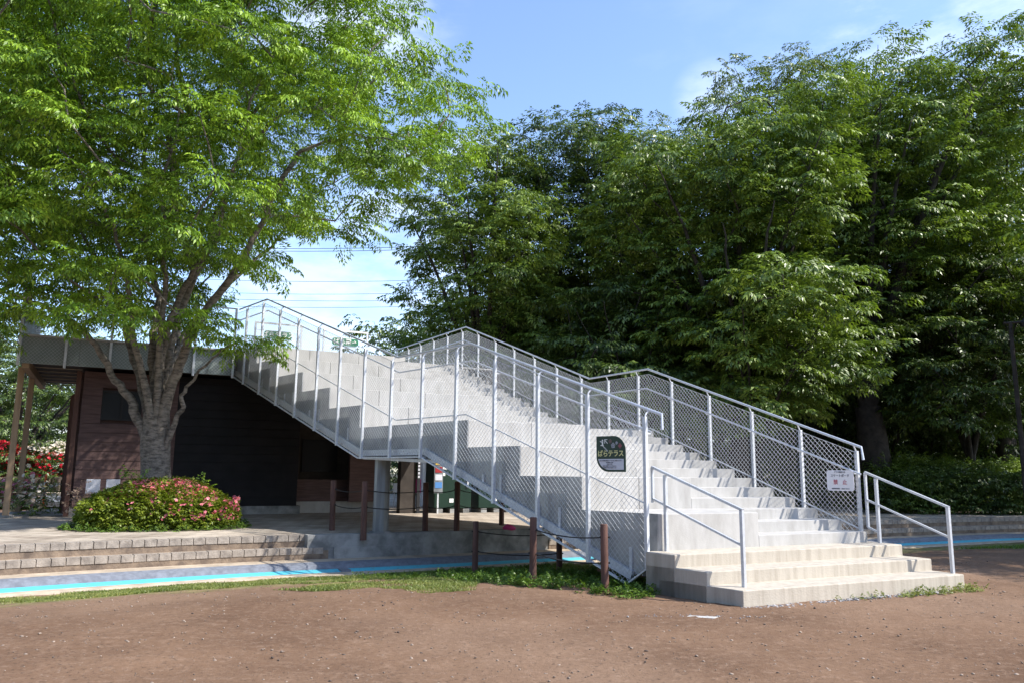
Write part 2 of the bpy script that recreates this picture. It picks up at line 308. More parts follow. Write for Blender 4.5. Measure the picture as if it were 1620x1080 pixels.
# ------------------------------------------------------------------ the ground
def dirt_material():
    m = bpy.data.materials.new('brown_dirt'); m.use_nodes = True; t = m.node_tree; b = t.nodes['Principled BSDF']; b.inputs['Roughness'].default_value = 0.95; b.inputs['Specular IOR Level'].default_value = 0.15
    lk = t.links.new; tcn = t.nodes.new('ShaderNodeTexCoord')
    def noise(sc_, det, ro=0.6):
        n = t.nodes.new('ShaderNodeTexNoise'); n.inputs['Scale'].default_value = sc_; n.inputs['Detail'].default_value = det; n.inputs['Roughness'].default_value = ro; lk(tcn.outputs['Object'], n.inputs[0]); return n.outputs['Fac']
    def ramp(f, a, ca, b_, cb):
        r = t.nodes.new('ShaderNodeValToRGB'); r.color_ramp.elements[0].position = a; r.color_ramp.elements[0].color = (*ca, 1); r.color_ramp.elements[1].position = b_; r.color_ramp.elements[1].color = (*cb, 1); lk(f, r.inputs[0]); return r.outputs[0]
    def mixc(f, a, b_):
        x = t.nodes.new('ShaderNodeMix'); x.data_type = 'RGBA'; lk(f, x.inputs[0]); lk(a, x.inputs[6]); lk(b_, x.inputs[7]) if hasattr(b_, 'links') else setattr(x.inputs[7], 'default_value', (*b_, 1)); return x.outputs[2]
    c = ramp(noise(0.55, 8), 0.35, (0.122, 0.070, 0.042), 0.68, (0.208, 0.126, 0.077))
    c = mixc(ramp(noise(0.23, 5, 0.5), 0.46, (0, 0, 0), 0.62, (0.55, 0.55, 0.55)), c, (0.26, 0.17, 0.112))
    c2 = mixc(ramp(noise(9, 12, 0.85), 0.50, (0, 0, 0), 0.68, (0.95, 0.95, 0.95)), c, (0.29, 0.195, 0.135))
    c3 = mixc(ramp(noise(26, 6, 0.7), 0.55, (0, 0, 0), 0.64, (0.85, 0.85, 0.85)), c2, (0.085, 0.055, 0.038))
    vo = t.nodes.new('ShaderNodeTexVoronoi'); vo.inputs['Scale'].default_value = 13; vo.inputs['Randomness'].default_value = 1.0; lk(tcn.outputs['Object'], vo.inputs[0])
    fl = ramp(vo.outputs['Distance'], 0.09, (1, 1, 1), 0.13, (0, 0, 0))
    ms = t.nodes.new('ShaderNodeMath'); ms.operation = 'MULTIPLY'; lk(fl, ms.inputs[0]); lk(ramp(noise(1.3, 4), 0.5, (0, 0, 0), 0.75, (0.7, 0.7, 0.7)), ms.inputs[1])
    c4 = mixc(ms.outputs[0], c3, (0.42, 0.36, 0.29))
    at_ = t.nodes.new('ShaderNodeAttribute'); at_.attribute_name = 'grass'
    gn = t.nodes.new('ShaderNodeMath'); gn.operation = 'MULTIPLY'; lk(at_.outputs['Fac'], gn.inputs[0]); lk(ramp(noise(5, 8, 0.75), 0.4, (0, 0, 0), 0.56, (1, 1, 1)), gn.inputs[1])
    c5 = mixc(gn.outputs[0], c4, ramp(noise(2.2, 5), 0.4, (0.10, 0.15, 0.035), 0.6, (0.30, 0.27, 0.11)))
    lk(c5, b.inputs['Base Color'])
    bm = t.nodes.new('ShaderNodeBump'); bm.inputs['Strength'].default_value = 0.6; bm.inputs['Distance'].default_value = 0.03
    lk(noise(22, 10, 0.75), bm.inputs['Height']); lk(bm.outputs[0], b.inputs['Normal'])
    return m
M['dirt'] = dirt_material()
xs = np.concatenate([np.arange(-16, 24, 0.14)]); ys = np.concatenate([np.arange(1.0, 28, 0.14)])
X, Y = np.meshgrid(xs, ys); P2 = np.stack([X.ravel(), Y.ravel()], 1)
rd = rim_dist(P2); z = ground_z(P2)
hum = 0.014*np.sin(P2[:, 0]*1.3+0.7*np.sin(P2[:, 1]*0.9))*np.sin(P2[:, 1]*1.1)+0.006*np.sin(P2[:, 0]*4.1)*np.sin(P2[:, 1]*3.7+1)
z = z+hum*np.clip(rd, 0, 1); z[rd < -0.05] = -0.36
z += (0.004*rng.normal(0, 1, len(z)))*np.clip(rd, 0, 1)
nx = len(xs); i, j = np.meshgrid(np.arange(len(ys)-1), np.arange(nx-1), indexing='ij'); i = i.ravel(); j = j.ravel()
Q = np.stack([i*nx+j, i*nx+j+1, (i+1)*nx+j+1, (i+1)*nx+j], 1)
keep = (rd[Q] > -0.35).any(1); Q = Q[keep]
ground = mesh_np('ground', np.column_stack([P2, z]), Q, M['dirt'], smooth=True); tag(ground, 'trodden brown dirt of the open field', kind='structure')
gd = rd.copy()
def band(a, b, c, d): return np.clip((gd-a)/max(1e-3, b-a), 0, 1)*np.clip((d-gd)/max(1e-3, d-c), 0, 1)
wob = 0.35*np.sin(P2[:, 0]*1.7)+0.25*np.sin(P2[:, 0]*4.3+1)
gd = rd-wob*0.5
gz = band(0.5, 0.7, 1.9, 2.7)*np.clip((P2[:, 0]+9)/1.0, 0, 1)
attr = ground.data.attributes.new('grass', 'FLOAT', 'POINT'); attr.data.foreach_set('value', gz.astype(np.float32))
# ground further out, on the camera's side and beyond
far_g = MB(); 
for (x0, x1, y0, y1) in [(-400, 400, -300, 1.0), (-400, -15.9, 1.0, 60), (23.9, 400, 1.0, 60)]: far_g.prism([(x0, y0), (x1, y0), (x1, y1), (x0, y1)], -0.9, -0.03)
tag(far_g.build('field', M['dirt']), kind='structure')
soil = mat('dark_soil', (0.07, 0.055, 0.035), 0.95, color2=(0.035, 0.04, 0.02), scale=1.5)
o = MB().prism([(-500, 31), (500, 31), (500, 900), (-500, 900)], -0.6, 0.2).build('park_ground', soil); tag(o, kind='structure')

# kerb, channel, seating steps, pavement
tag(strip('channel_edge', [-0.50, -0.47, 0.0], [-0.32, -0.282, -0.296], M['tread']), 'sandy concrete strip', kind='structure')
tag(strip('blue_channel', [0.0, 0.03, 0.30], [-0.34, -0.30, -0.27], M['blue']), 'blue painted channel line round the field', kind='structure')
tag(strip('kerb', [0.30, 0.36, 0.57], [-0.274, -0.2, -0.16], M['kerb']), 'rounded blue grey kerb', kind='structure')
tag(strip('lower_path', [0.57, 1.0], [-0.164, -0.155], M['tread']), kind='structure')
iL = rim_index_px(545); iL2 = rim_index_px(522); iR = rim_index_px(905); n_rim = len(RIM)
def brick_course(name, off, ztop, i0, i1, parent):
    mb = MB(); pts = rim_off(off); L_ = 0.21; i = i0
    while i+2 < i1:
        p = pts[i]; q = pts[min(i+2, n_rim-1)]; t = (q-p)/np.linalg.norm(q-p); nn = np.array([-t[1], t[0]])
        a = p+t*0.009; b = q-t*0.005; jz = random.uniform(-0.003, 0.003); jo = random.uniform(-0.004, 0.004)
        mb.prism([a-nn*(0.012+jo), b-nn*(0.012+jo), b+nn*0.2, a+nn*0.2], ztop-0.115, ztop+jz); i += 2
    return mb.build(name, M['brick'], parent)
for (i0a, i0b, i1, lab) in [(0, 0, (iL, iL2), 'two low brick edged seating steps left of the concrete wall'), (iR, iR, (n_rim-1, n_rim-1), 'two shaded brick edged seating steps right of the stair')]:
    st = empty('seating_steps', (*rim_off(1.0)[(i0a+i1[0])//2], -0.16)); tag(st, lab, 'seating steps', kind='structure')
    strip('riser', [1.0, 1.0], [-0.16, 0.058-0.05], M['riser'], i0a, i1[0], parent=st)
    strip('riser', [1.27, 1.27], [0.05, PAVE-0.05], M['riser'], i0b, i1[1], parent=st)
    strip('tread', [1.18, 1.27], [0.056, 0.056], M['tread'], i0a, i1[0], parent=st)
    brick_course('coping', 1.0, 0.06, i0a, i1[0], st); brick_course('coping', 1.27, PAVE, i0b, i1[1], st)
# concrete wall under the stair
wl = MB(); a0 = rim_off(1.02, iL2-2, iR+4); a1 = rim_off(1.32, iL2-2, iR+4)
for k in range(0, len(a0)-4, 4): wl.prism([a0[k], a0[k+4], a1[k+4], a1[k]], -0.17, PAVE+0.012)
lw = MB(); lw.prism([rim_off(0.98)[iL+0], rim_off(0.98)[iL+14], rim_off(1.3)[iL+14], rim_off(1.3)[iL]], -0.17, 0.06)
wall = wl.build('retaining_wall', M['grey_concrete']); tag(wall, 'low stained grey concrete wall curving under the stair', 'wall')
lw.build('wall_footing', M['grey_concrete'], wall)
# drain lid in the channel
dr = MB(); k = rim_index_px(549); p = RIM[k]+RN[k]*0.15
dr.prism([p-T_[k]*0.09-RN[k]*0.15, p+T_[k]*0.09-RN[k]*0.15, p+T_[k]*0.09+RN[k]*0.15, p-T_[k]*0.09+RN[k]*0.15], -0.3, -0.262)
tag(dr.build('drain_lid', M['kerb']), 'small dark drain cover breaking the blue line', 'drain cover')
def paver_material():
    m = bpy.data.materials.new('square_pavers'); m.use_nodes = True; t = m.node_tree; b = t.nodes['Principled BSDF']; b.inputs['Roughness'].default_value = 0.9; b.inputs['Specular IOR Level'].default_value = 0.2
    tcn = t.nodes.new('ShaderNodeTexCoord'); mp_ = t.nodes.new('ShaderNodeMapping'); mp_.inputs['Rotation'].default_value = (0, 0, 0.35); t.links.new(tcn.outputs['Object'], mp_.inputs[0])
    br = t.nodes.new('ShaderNodeTexBrick'); br.offset = 0.5; br.inputs['Scale'].default_value = 1.0; br.inputs['Brick Width'].default_value = 0.4; br.inputs['Row Height'].default_value = 0.4; br.inputs['Mortar Size'].default_value = 0.012
    br.inputs['Color1'].default_value = (0.50, 0.43, 0.35, 1); br.inputs['Color2'].default_value = (0.43, 0.37, 0.30, 1); br.inputs['Mortar'].default_value = (0.13, 0.11, 0.09, 1)
    t.links.new(mp_.outputs[0], br.inputs[0])
    n = t.nodes.new('ShaderNodeTexNoise'); n.inputs['Scale'].default_value = 1.4; n.inputs['Detail'].default_value = 8; t.links.new(tcn.outputs['Object'], n.inputs[0])
    x = t.nodes.new('ShaderNodeMix'); x.data_type = 'RGBA'; x.blend_type = 'MULTIPLY'; x.inputs[0].default_value = 0.8
    r = t.nodes.new('ShaderNodeValToRGB'); r.color_ramp.elements[0].position = 0.35; r.color_ramp.elements[0].color = (0.55, 0.52, 0.5, 1); r.color_ramp.elements[1].position = 0.62; r.color_ramp.elements[1].color = (1, 1, 1, 1)
    t.links.new(n.outputs['Fac'], r.inputs[0]); t.links.new(br.outputs[0], x.inputs[6]); t.links.new(r.outputs[0], x.inputs[7]); t.links.new(x.outputs[2], b.inputs['Base Color'])
    return m
M['paver'] = paver_material()
pe = rim_off(1.44); V = [(*p, PAVE) for p in pe]+[(pe[i][0]*(1+0)+0, max(pe[i][1]+20, 46.0), PAVE) for i in range(len(pe))]
kk = len(pe); Vn = np.array(V); ii = np.arange(kk-1)
pav = mesh_np('pavement', Vn, np.stack([ii, ii+1, kk+ii+1, kk+ii], 1), M['paver']); tag(pav, 'worn square concrete pavers', kind='structure')

# road, kerb and footpath seen past the left end of the building
rd_ = MB(); rd_.prism([(-60, 30.5), (-12, 30.5), (-12, 37.5), (-60, 36.5)], 0.1, PAVE+0.006); tag(rd_.build('road', M['asphalt']), kind='structure')
kb = MB(); kb.prism([(-60, 36.5), (-12, 37.5), (-12, 38.6), (-60, 37.6)], 0.1, PAVE+0.13); tag(kb.build('footpath', M['tread']), kind='structure')

# ------------------------------------------------------------------ the stair
stair = empty('grand_staircase', S(1.5, 0, 0)); tag(stair, 'wide pale concrete staircase with tall seat steps on its left side, rising to the deck', 'staircase')
def split_prism(mb, q_, z0, z1, k):
    a, b, c_, d = [np.array(p) for p in q_]
    for i in range(k):
        f0, f1 = i/k, (i+1)/k; e = 0.0035/np.linalg.norm(b-a); f0 += e if i else 0; f1 -= e if i < k-1 else 0
        mb.prism([a+(b-a)*f0, a+(b-a)*f1, d+(c_-d)*f1, d+(c_-d)*f0], z0, z1)
def quad(t0, t1, a0, a1): return [S(a0(t0), t0)[:2], S(a1(t0), t0)[:2], S(a1(t1), t1)[:2], S(a0(t1), t1)[:2]]
# base of three warm concrete steps cast on the ground
R0 = 4.09
Kp = lambda k: K+ub*k*0.5169
entry = [(1, -1.49, -0.99, 4.09), (2, -0.98-0.0, -0.49, 4.13), (3, -0.49, 0.9, 4.16)]
leftA = lambda t: 0.07-(t+1.49)*0.195
for lv, t0, t1, ar in entry:
    mb = MB(); z1 = Zl(lv); z0 = -0.4 if lv == 1 else Zl(lv-1)-0.5
    t0r = t0-(0.09 if lv == 1 else 0.10 if lv == 2 else 0.12)*0.0
    mb.prism([S(leftA(t0), t0)[:2], S(ar, t0)[:2], S(ar+0.02, 0.9)[:2], S(leftA(0.0), 0.0)[:2]], -0.4, z1-(0 if lv == 3 else 0.0))
    mb.build('entry_step', M['base_concrete'], stair, bevel=0.012)
# tall seat steps
for k in range(4):
    lv = 6+3*k; t0 = k*PP; t1 = (k+1)*PP+0.02 if k < 3 else TL+0.02
    mb = MB(); split_prism(mb, quad(t0, t1, nearA, rightA), Zl(lv)-0.5, Zl(lv), 1 if k == 0 else 2); mb.build('seat_step', M['concrete'], stair, bevel=0.008)
for k in range(5):
    lv = 18+3*k; t0 = TL+k*PP; t1 = t0+PP+0.02 if k < 4 else TL+4*PP+1.2
    mb = MB(); split_prism(mb, quad(t0, t1, nearA, rightA), Zl(lv)-0.5, Zl(lv), 3); mb.build('seat_step', M['concrete'], stair, bevel=0.008)
# small steps
eps = lambda t: rightA(t)+0.002
for lv in range(4, 16):
    t0 = (lv-4)*g; t1 = t0+g+0.02 if lv < 15 else TL+0.02
    mb = MB(); mb.prism(quad(t0, t1, eps, farA), Zl(lv)-0.19, Zl(lv)); mb.build('step', M['concrete'], stair, bevel=0.006)
for lv in range(16, 31):
    t0 = TL+(lv-16)*g; t1 = t0+g+0.02 if lv < 30 else TL+14*g+0.6
    mb = MB(); mb.prism(quad(t0, t1, eps, farA), Zl(lv)-0.19, Zl(lv)); mb.build('step', M['concrete'], stair, bevel=0.006)
# galvanised side panels, near side: stepped top, sloping foot
nv = V3(nl)
def NP(s, z, off=0.0): return np.array([*(N+u*s+nl*off), z])
ku = 1/math.cos(AN-AV+math.pi/2)
prof = []
for k in range(4): prof.append((k*PP*ku, Zl(6+3*k)))
for k in range(5): prof.append(((TL+k*PP)*ku, Zl(18+3*k)))
def foot(s): return 0.06+0.347*(s-0.43) if s < 5.44 else (1.80 if s < 7.72 else 1.80+0.326*(s-7.72))
prof_e = prof+[(14.9, None)]
for i, (s0, zt) in enumerate(prof):
    s1 = prof_e[i+1][0]; cuts = [s0]
    for b in (5.44, 7.72):
        if s0 < b < s1: cuts.append(b)
    cuts.append(s1); mid = s0+(s1-s0)*0.5
    mb = MB()
    bot = [NP(c, foot(c)+0.10) for c in cuts] if i else [NP(0.0, 0.36), NP(0.40, 0.17)]+[NP(c, foot(c)+0.10) for c in cuts[1:]]
    top = [NP(s1, zt+0.003), NP(s0, zt+0.003)]
    mb.slab(bot+top, nv, 0.022); mb.build('side_panel', M['panel'], stair)
    for q in (0.33, 0.66):                                                    # stiffening ribs
        mb = MB(); s_ = s0+(s1-s0)*q; mb.bar(NP(s_, max(foot(s_)+0.14, 0.2), 0.03), NP(s_, zt-0.46, 0.03), 0.05, 0.02, up=nv); mb.build('panel_rib', M['galv'], stair)
st_ = MB()
fp = [(0.43, foot(0.43)), (5.44, foot(5.44)), (7.72, 1.80), (14.9, foot(14.9))]
for (sa, za), (sb, zb) in zip(fp[:-1], fp[1:]):
    st_.bar(NP(sa, za+0.10, 0.045), NP(sb, zb+0.10, 0.045), 0.05, 0.12, up=(0, 0, 1))
st_.build('stringer', M['galv'], stair)
# far side panel
mb = MB(); FPt = lambda s, z, off=0.0: np.array([*(FAR+uf*s+nf*off), z])
tops = [(g*(lv-4)/math.cos(AF-AV+math.pi/2), Zl(lv)) for lv in range(4, 16)]+[((TL+(lv-16)*g)*1.0024, Zl(lv)) for lv in range(16, 31)]+[(14.6, None)]
for i in range(len(tops)-1):
    s0, zt = tops[i]; s1 = tops[i+1][0]
    mb.slab([FPt(s0, zt-0.55), FPt(s1+0.001, zt-0.55), FPt(s1+0.001, zt+0.002), FPt(s0, zt+0.002)], V3(nf), 0.02)
mb.build('side_panel', M['panel'], stair)
# soffit and cross beams below the flights
mb = MB()
for (ta, za, tb, zb) in [(0.3, 0.16, 4.3, 1.66), (4.3, 1.66, 7.6, 1.78), (7.6, 1.78, 14.3, 4.05)]:
    mb.hexa([S(nearA(ta)+0.03, ta, za), S(farA(ta)-0.03, ta, za), S(farA(tb)-0.03, tb, zb), S(nearA(tb)+0.03, tb, zb), S(nearA(ta)+0.03, ta, za+0.06), S(farA(ta)-0.03, ta, za+0.06), S(farA(tb)-0.03, tb, zb+0.06), S(nearA(tb)+0.03, tb, zb+0.06)])
mb.build('underside', M['galv'], stair)
# columns
def column(x, y, z1, r, name='column'):
    mb = MB(); mb.tube([(x, y, 0.2), (x, y, z1)], r, n=12); o = mb.build(name, M['column'], stair, smooth=False)
    b = MB(); b.tube([(x, y, 0.2), (x, y, PAVE+0.04)], r*1.35, n=12); b.build('column_base', M['grey_concrete'], stair)
column(-2.66, 16.62, 1.9, 0.165); pc = S(3.2, 7.0); column(pc[0], pc[1], 1.8, 0.17)

# ------------------------------------------------------------------ chain-link fences on the two sides
def clip_line(poly, p, d):                 # intersections of a line with a polygon in 2D -> intervals
    ts = []
    for i in range(len(poly)):
        a = poly[i]; b = poly[(i+1) % len(poly)]; e = (b[0]-a[0], b[1]-a[1]); den = d[0]*e[1]-d[1]*e[0]
        if abs(den) < 1e-9: continue
        t = ((a[0]-p[0])*e[1]-(a[1]-p[1])*e[0])/den; s = ((a[0]-p[0])*d[1]-(a[1]-p[1])*d[0])/den
        if 0 <= s < 1: ts.append(t)
    ts.sort(); return [(ts[i], ts[i+1]) for i in range(0, len(ts)-1, 2)]
def chainlink(name, poly, to3, nrm, parent, cell=0.088, r=0.0026, slope=1.0, material=None):
    """poly in (s,z); diagonal wires, the two sets 3 mm apart and knuckled at crossings."""
    mb = MB(); smin = min(p[0] for p in poly); smax = max(p[0] for p in poly); zmin = min(p[1] for p in poly); zmax = max(p[1] for p in poly)
    H = (zmax-zmin)/slope
    for sgn in (1, -1):
        d = (1.0, slope*sgn); c0 = smin-H-1 if sgn > 0 else smin-1; c1 = smax+1 if sgn > 0 else smax+H+1
        for c in np.arange(c0, c1, cell):
            for ta, tb in clip_line(poly, (c, zmin), d):
                if tb-ta < 0.02: continue
                a = to3(c+ta, zmin+slope*sgn*ta, sgn*r*0.9); b = to3(c+tb, zmin+slope*sgn*tb, sgn*r*0.9)
                mb.bar(a, b, r*2, r*2, up=nrm)
    return mb.build(name, material or M['wire'], parent)
# near fence, 0.15 outside the near side
FO = 0.15
railz_near = lambda s: 2.315+0.345*(s+0.17) if s < 4.06 else (3.775 if s < 6.40 else min(3.775+0.342*(s-6.40), 6.0))
nfence = empty('mesh_fence', NP(0, 0.5, FO)); tag(nfence, 'near chain link fence with the dark green terrace sign, left side of the stair', 'fence')
q3 = lambda off: (lambda s, z, o=0.0: NP(s, z, FO+off+o))
posts_near = [0.06+1.071*i for i in range(14)]
SE = 14.75
for s in posts_near:
    zt = railz_near(s)-0.10; zb = foot(max(s, 0.43))-0.02 if s > 0.2 else 0.30
    mb = MB(); mb.bar(NP(s, zb, FO+0.02), NP(s, zt, FO+0.02), 0.05, 0.05, up=nv)
    mb.tube([NP(s, zt-0.02, FO+0.02), NP(s, zt+0.03, FO+0.0), NP(s, railz_near(s)-0.015, FO-0.06)], 0.012, n=6)
    mb.tube([NP(s, railz_near(s)-0.33, FO), NP(s, railz_near(s)-0.33, FO-0.09), NP(s, railz_near(s)-0.30, FO-0.10)], 0.008, n=6)
    mb.build('post', M['galv'], nfence)
rl = [(-0.17, railz_near(-0.17)-0.2), (-0.17, railz_near(-0.17)), (4.06, 3.775), (6.40, 3.775), (12.9, 6.0), (SE, 6.0)]
mb = MB(); mb.tube([NP(s, z, FO-0.06) for s, z in rl], 0.021, n=10); mb.build('top_rail', M['rail_paint'], nfence, smooth=True)
mb = MB(); mb.tube([NP(s, z-0.30, FO-0.10) for s, z in [(0.05, railz_near(0.05)), (4.06, 3.775), (6.40, 3.775), (12.9, 6.0), (SE, 6.0)]], 0.016, n=8); mb.build('mid_rail', M['rail_paint'], nfence, smooth=True)
mb = MB()
for (sa, za), (sb, zb) in zip([(0.08, 1.13), (4.06, 2.52), (6.3, 2.52), (13.3, 4.98)][:-1], [(0.08, 1.13), (4.06, 2.52), (6.3, 2.52), (13.3, 4.98)][1:]): mb.bar(NP(sa, za, FO+0.0), NP(sb, zb, FO+0.0), 0.012, 0.018)
mb.build('low_rail', M['galv'], nfence)
mb = MB()
for (sa, za), (sb, zb) in zip([(0.06, 0.30)]+fp[:-1], fp): mb.bar(NP(sa, za, FO), NP(sb, zb, FO), 0.04, 0.022)
for s in posts_near[1:]: mb.bar(NP(s, foot(max(s, 0.5)), FO+0.02), NP(s, foot(max(s, 0.5))+0.02, -0.02), 0.03, 0.02)
mb.build('bottom_rail', M['galv'], nfence)
poly = [(0.06, 0.31), (0.43, 0.07), (5.44, 1.80), (7.72, 1.80), (SE, foot(SE)), (SE, 5.88), (12.9, 5.88), (6.40, 3.66), (4.06, 3.66), (0.06, railz_near(0.06)-0.12)]
chainlink('wire_mesh', poly, q3(0), nv, nfence, r=0.0017)
mb = MB(); tt = [(0.06, railz_near(0.06)-0.12), (4.06, 3.66), (6.40, 3.66), (12.9, 5.88), (SE, 5.88)]
mb.tube([NP(s, z, FO) for s, z in tt], 0.0045, n=5); mb.build('tension_wire', M['wire'], nfence)
# far fence
railz_far = lambda s: 1.975+0.352*(s+0.03) if s < 5.07 else (3.77 if s < 7.2 else min(3.77+0.345*(s-7.2), 6.02))
ffence = empty('mesh_fence', FPt(0, 0.6, 0.05)); tag(ffence, 'far chain link fence along the right side of the stair, carrying the white notice', 'fence')
SF = 19.5
for k in range(19):
    s = 0.11+1.0715*k; zt = railz_far(s)-0.10
    zb = 0.5 if s < 0.3 else (Zl(4)+0.355*s-0.35 if s < 4.9 else (2.2 if s < 7.7 else min(2.2+0.345*(s-7.7), 4.2)))
    mb = MB(); mb.bar(FPt(s, zb, 0.03), FPt(s, zt, 0.03), 0.05, 0.05, up=V3(nf))
    mb.tube([FPt(s, zt-0.02, 0.03), FPt(s, zt+0.03, 0.0), FPt(s, railz_far(s)-0.015, -0.03)], 0.012, n=6)
    mb.tube([FPt(s, railz_far(s)-0.46, 0.02), FPt(s, railz_far(s)-0.46, -0.06), FPt(s, railz_far(s)-0.42, -0.075)], 0.008, n=6)
    mb.build('post', M['galv'], ffence)
fr = [(-0.03, 1.975-0.0), (5.07, 3.77), (7.2, 3.77), (13.7, 6.02), (SF, 6.02)]
mb = MB(); mb.tube([FPt(-0.05, 1.78, -0.03)]+[FPt(s, z, -0.03) for s, z in fr], 0.021, n=10); mb.build('top_rail', M['rail_paint'], ffence, smooth=True)
mb = MB(); mb.tube([FPt(s, z-0.42, -0.075) for s, z in [(-0.02, 1.975), (5.07, 3.77), (7.2, 3.77), (13.7, 6.02), (SF, 6.02)]], 0.017, n=8); mb.build('mid_rail', M['rail_paint'], ffence, smooth=True)
mb = MB()
lr = [(0.13, 0.72), (5.07, 2.5), (7.2, 2.52), (13.9, 4.9), (SF, 4.9)]
for (sa, za), (sb, zb) in zip(lr[:-1], lr[1:]): mb.bar(FPt(sa, za, 0.0), FPt(sb, zb, 0.0), 0.016, 0.02)
mb.build('low_rail', M['galv'], ffence)
poly = [(0.11, 0.52), (4.9, 2.0), (7.7, 2.1), (14.2, 4.2), (SF, 4.2), (SF, 5.9), (13.7, 5.9), (7.2, 3.66), (5.07, 3.66), (0.11, railz_far(0.11)-0.12)]
chainlink('wire_mesh', poly, lambda s, z, o=0.0: FPt(s, z, o), V3(nf), ffence)
mb = MB(); mb.tube([FPt(s, z, 0) for s, z in [(0.11, railz_far(0.11)-0.12), (5.07, 3.66), (7.2, 3.66), (13.7, 5.9), (SF, 5.9)]], 0.0045, n=5); mb.build('tension_wire', M['wire'], ffence)

# ------------------------------------------------------------------ short handrails on the entry steps
def handrail(b0, b1, loop_s, z_low, label, foot_dx):
    b0 = np.array(b0); b1 = np.array(b1); d = (b1-b0)[:2]; Ld = np.linalg.norm(d); d = d/Ld
    P = lambda s, z: np.array([b0[0]+d[0]*s, b0[1]+d[1]*s, z])
    h0 = b0[2]+0.905; sl = 0.352; r_ = empty('handrail', b0); tag(r_, label, 'handrail')
    mb = MB(); mb.bar(P(0, b0[2]-0.02), P(0, h0), 0.042, 0.042, up=V3(d)); mb.build('post', M['rail_paint'], r_)
    mb = MB(); mb.bar(P(Ld, b1[2]-0.02), P(Ld, h0+sl*Ld-0.02), 0.042, 0.042, up=V3(d)); mb.build('post', M['rail_paint'], r_)
    mb = MB(); mb.bar(P(-0.02, h0), P(loop_s, h0+sl*(loop_s+0.02)), 0.042, 0.03); mb.build('top_rail', M['rail_paint'], r_)
    mb = MB(); mb.bar(P(0, h0-0.42), P(loop_s, h0-0.42+sl*loop_s), 0.034, 0.026); mb.build('mid_rail', M['rail_paint'], r_)
    mb = MB(); mb.bar(P(loop_s, z_low), P(loop_s, h0+sl*loop_s), 0.034, 0.034, up=V3(d))
    if z_low < 1.0: mb.bar(P(loop_s, z_low), P(Ld, z_low-0.07), 0.03, 0.026)
    mb.build('end_loop', M['rail_paint'], r_)
    return r_
handrail((6.217, 11.456, Zl(1)), (5.701, 12.512, Zl(3)), 1.37, 0.74, 'right handrail on the lowest three steps, against the shaded hedge', 0)
handrail((2.818, 9.834, Zl(1)), (2.084, 10.82, Zl(3)), 1.46, 1.14, 'left handrail on the lowest three steps, in front of the tall seat step', 0)

# ------------------------------------------------------------------ signs on the fences
U3 = V3(u); up3 = np.array([0, 0, 1.])
def leaf_outline(w_, h_, rt, rb):
    pts = [(-w_/2, h_/2)]
    for i in range(13): a = math.pi/2*(1-i/12); pts.append((w_/2-rt*w_+rt*w_*math.cos(a), h_/2-rb*h_+rb*h_*math.sin(a)))
    pts.append((w_/2, -h_/2))
    for i in range(13): a = -math.pi/2-math.pi/2*i/12; pts.append((-w_/2+rt*w_+rt*w_*math.cos(a), -h_/2+rb*h_+rb*h_*math.sin(a)))
    return pts
sg_c = NP(0.665, 1.80, FO+0.035); xd = -U3; sn = V3(nl)                     # x to the right as seen from outside
sign = empty('terrace_sign', sg_c); tag(sign, 'dark green leaf shaped sign with pale yellow lettering on the near mesh', 'sign')
W_, H_ = 0.545, 0.50
to = lambda x, y, o=0.0: sg_c+xd*x+up3*y+sn*o
mb = MB(); mb.slab([to(x, y) for x, y in leaf_outline(W_, H_, 0.42, 0.42)][::-1], sn, 0.008); mb.build('plate', M['sign_green'], sign)
lo_ = [(x, y) for x, y in leaf_outline(W_*0.88, H_*0.88, 0.42, 0.42) if y < -0.07]
lo_ = [(W_*0.44, -0.07)]+lo_+[(-W_*0.44, -0.07)]
mb = MB(); mb.slab([to(x, y, 0.008) for x, y in lo_][::-1], sn, 0.002); mb.build('notice_panel', M['sign_white'], sign)
text_mesh('lettering', 'ばらテラス', 0.098, M['text_yellow'], to(0.0, 0.0, 0.011), xd, up3, sign)
text_mesh('small_print', 'ばらの季節は階段とテラスをご利用ください', 0.021, M['text_grey'], to(0.0, -0.095, 0.013), xd, up3, sign, 0.002)
for k, s_ in enumerate(['利用時間のご案内', '足元にご注意', '雨天時は閉鎖することがあります', '公園管理事務所までお願いします']):
    text_mesh('small_print', s_, 0.017, M['text_grey'], to(-0.02, -0.122-0.024*k, 0.013), xd, up3, sign, 0.002)
mb = MB()                                                                     # climbing figure, arrow and steps
mb.slab([to(-0.165, 0.20, .009), to(-0.14, 0.20, .009), to(-0.14, 0.175, .009), to(-0.165, 0.175, .009)][::-1], sn, 0.002)
mb.slab([to(-0.165, 0.17, .009), to(-0.14, 0.17, .009), to(-0.14, 0.125, .009), to(-0.165, 0.125, .009)][::-1], sn, 0.002)
mb.slab([to(-0.20, 0.185, .0095), to(-0.165, 0.172, .0095), to(-0.165, 0.16, .0095), to(-0.20, 0.173, .0095)][::-1], sn, 0.002)
mb.slab([to(-0.19, 0.125, .0095), to(-0.13, 0.125, .0095), to(-0.13, 0.113, .0095), to(-0.19, 0.113, .0095)][::-1], sn, 0.002)
for k in range(4):
    x0 = -0.15+0.022*k; y0 = 0.110-0.018*k
    mb.slab([to(x0, y0, .010), to(x0+0.026, y0, .010), to(x0+0.026, y0-0.008, .010), to(x0, y0-0.008, .010)][::-1], sn, 0.002)
    mb.slab([to(x0+0.02, y0-0.008, .010), to(x0+0.026, y0-0.008, .010), to(x0+0.026, y0-0.026, .010), to(x0+0.02, y0-0.026, .010)][::-1], sn, 0.002)
ax, ay = -0.115, 0.20
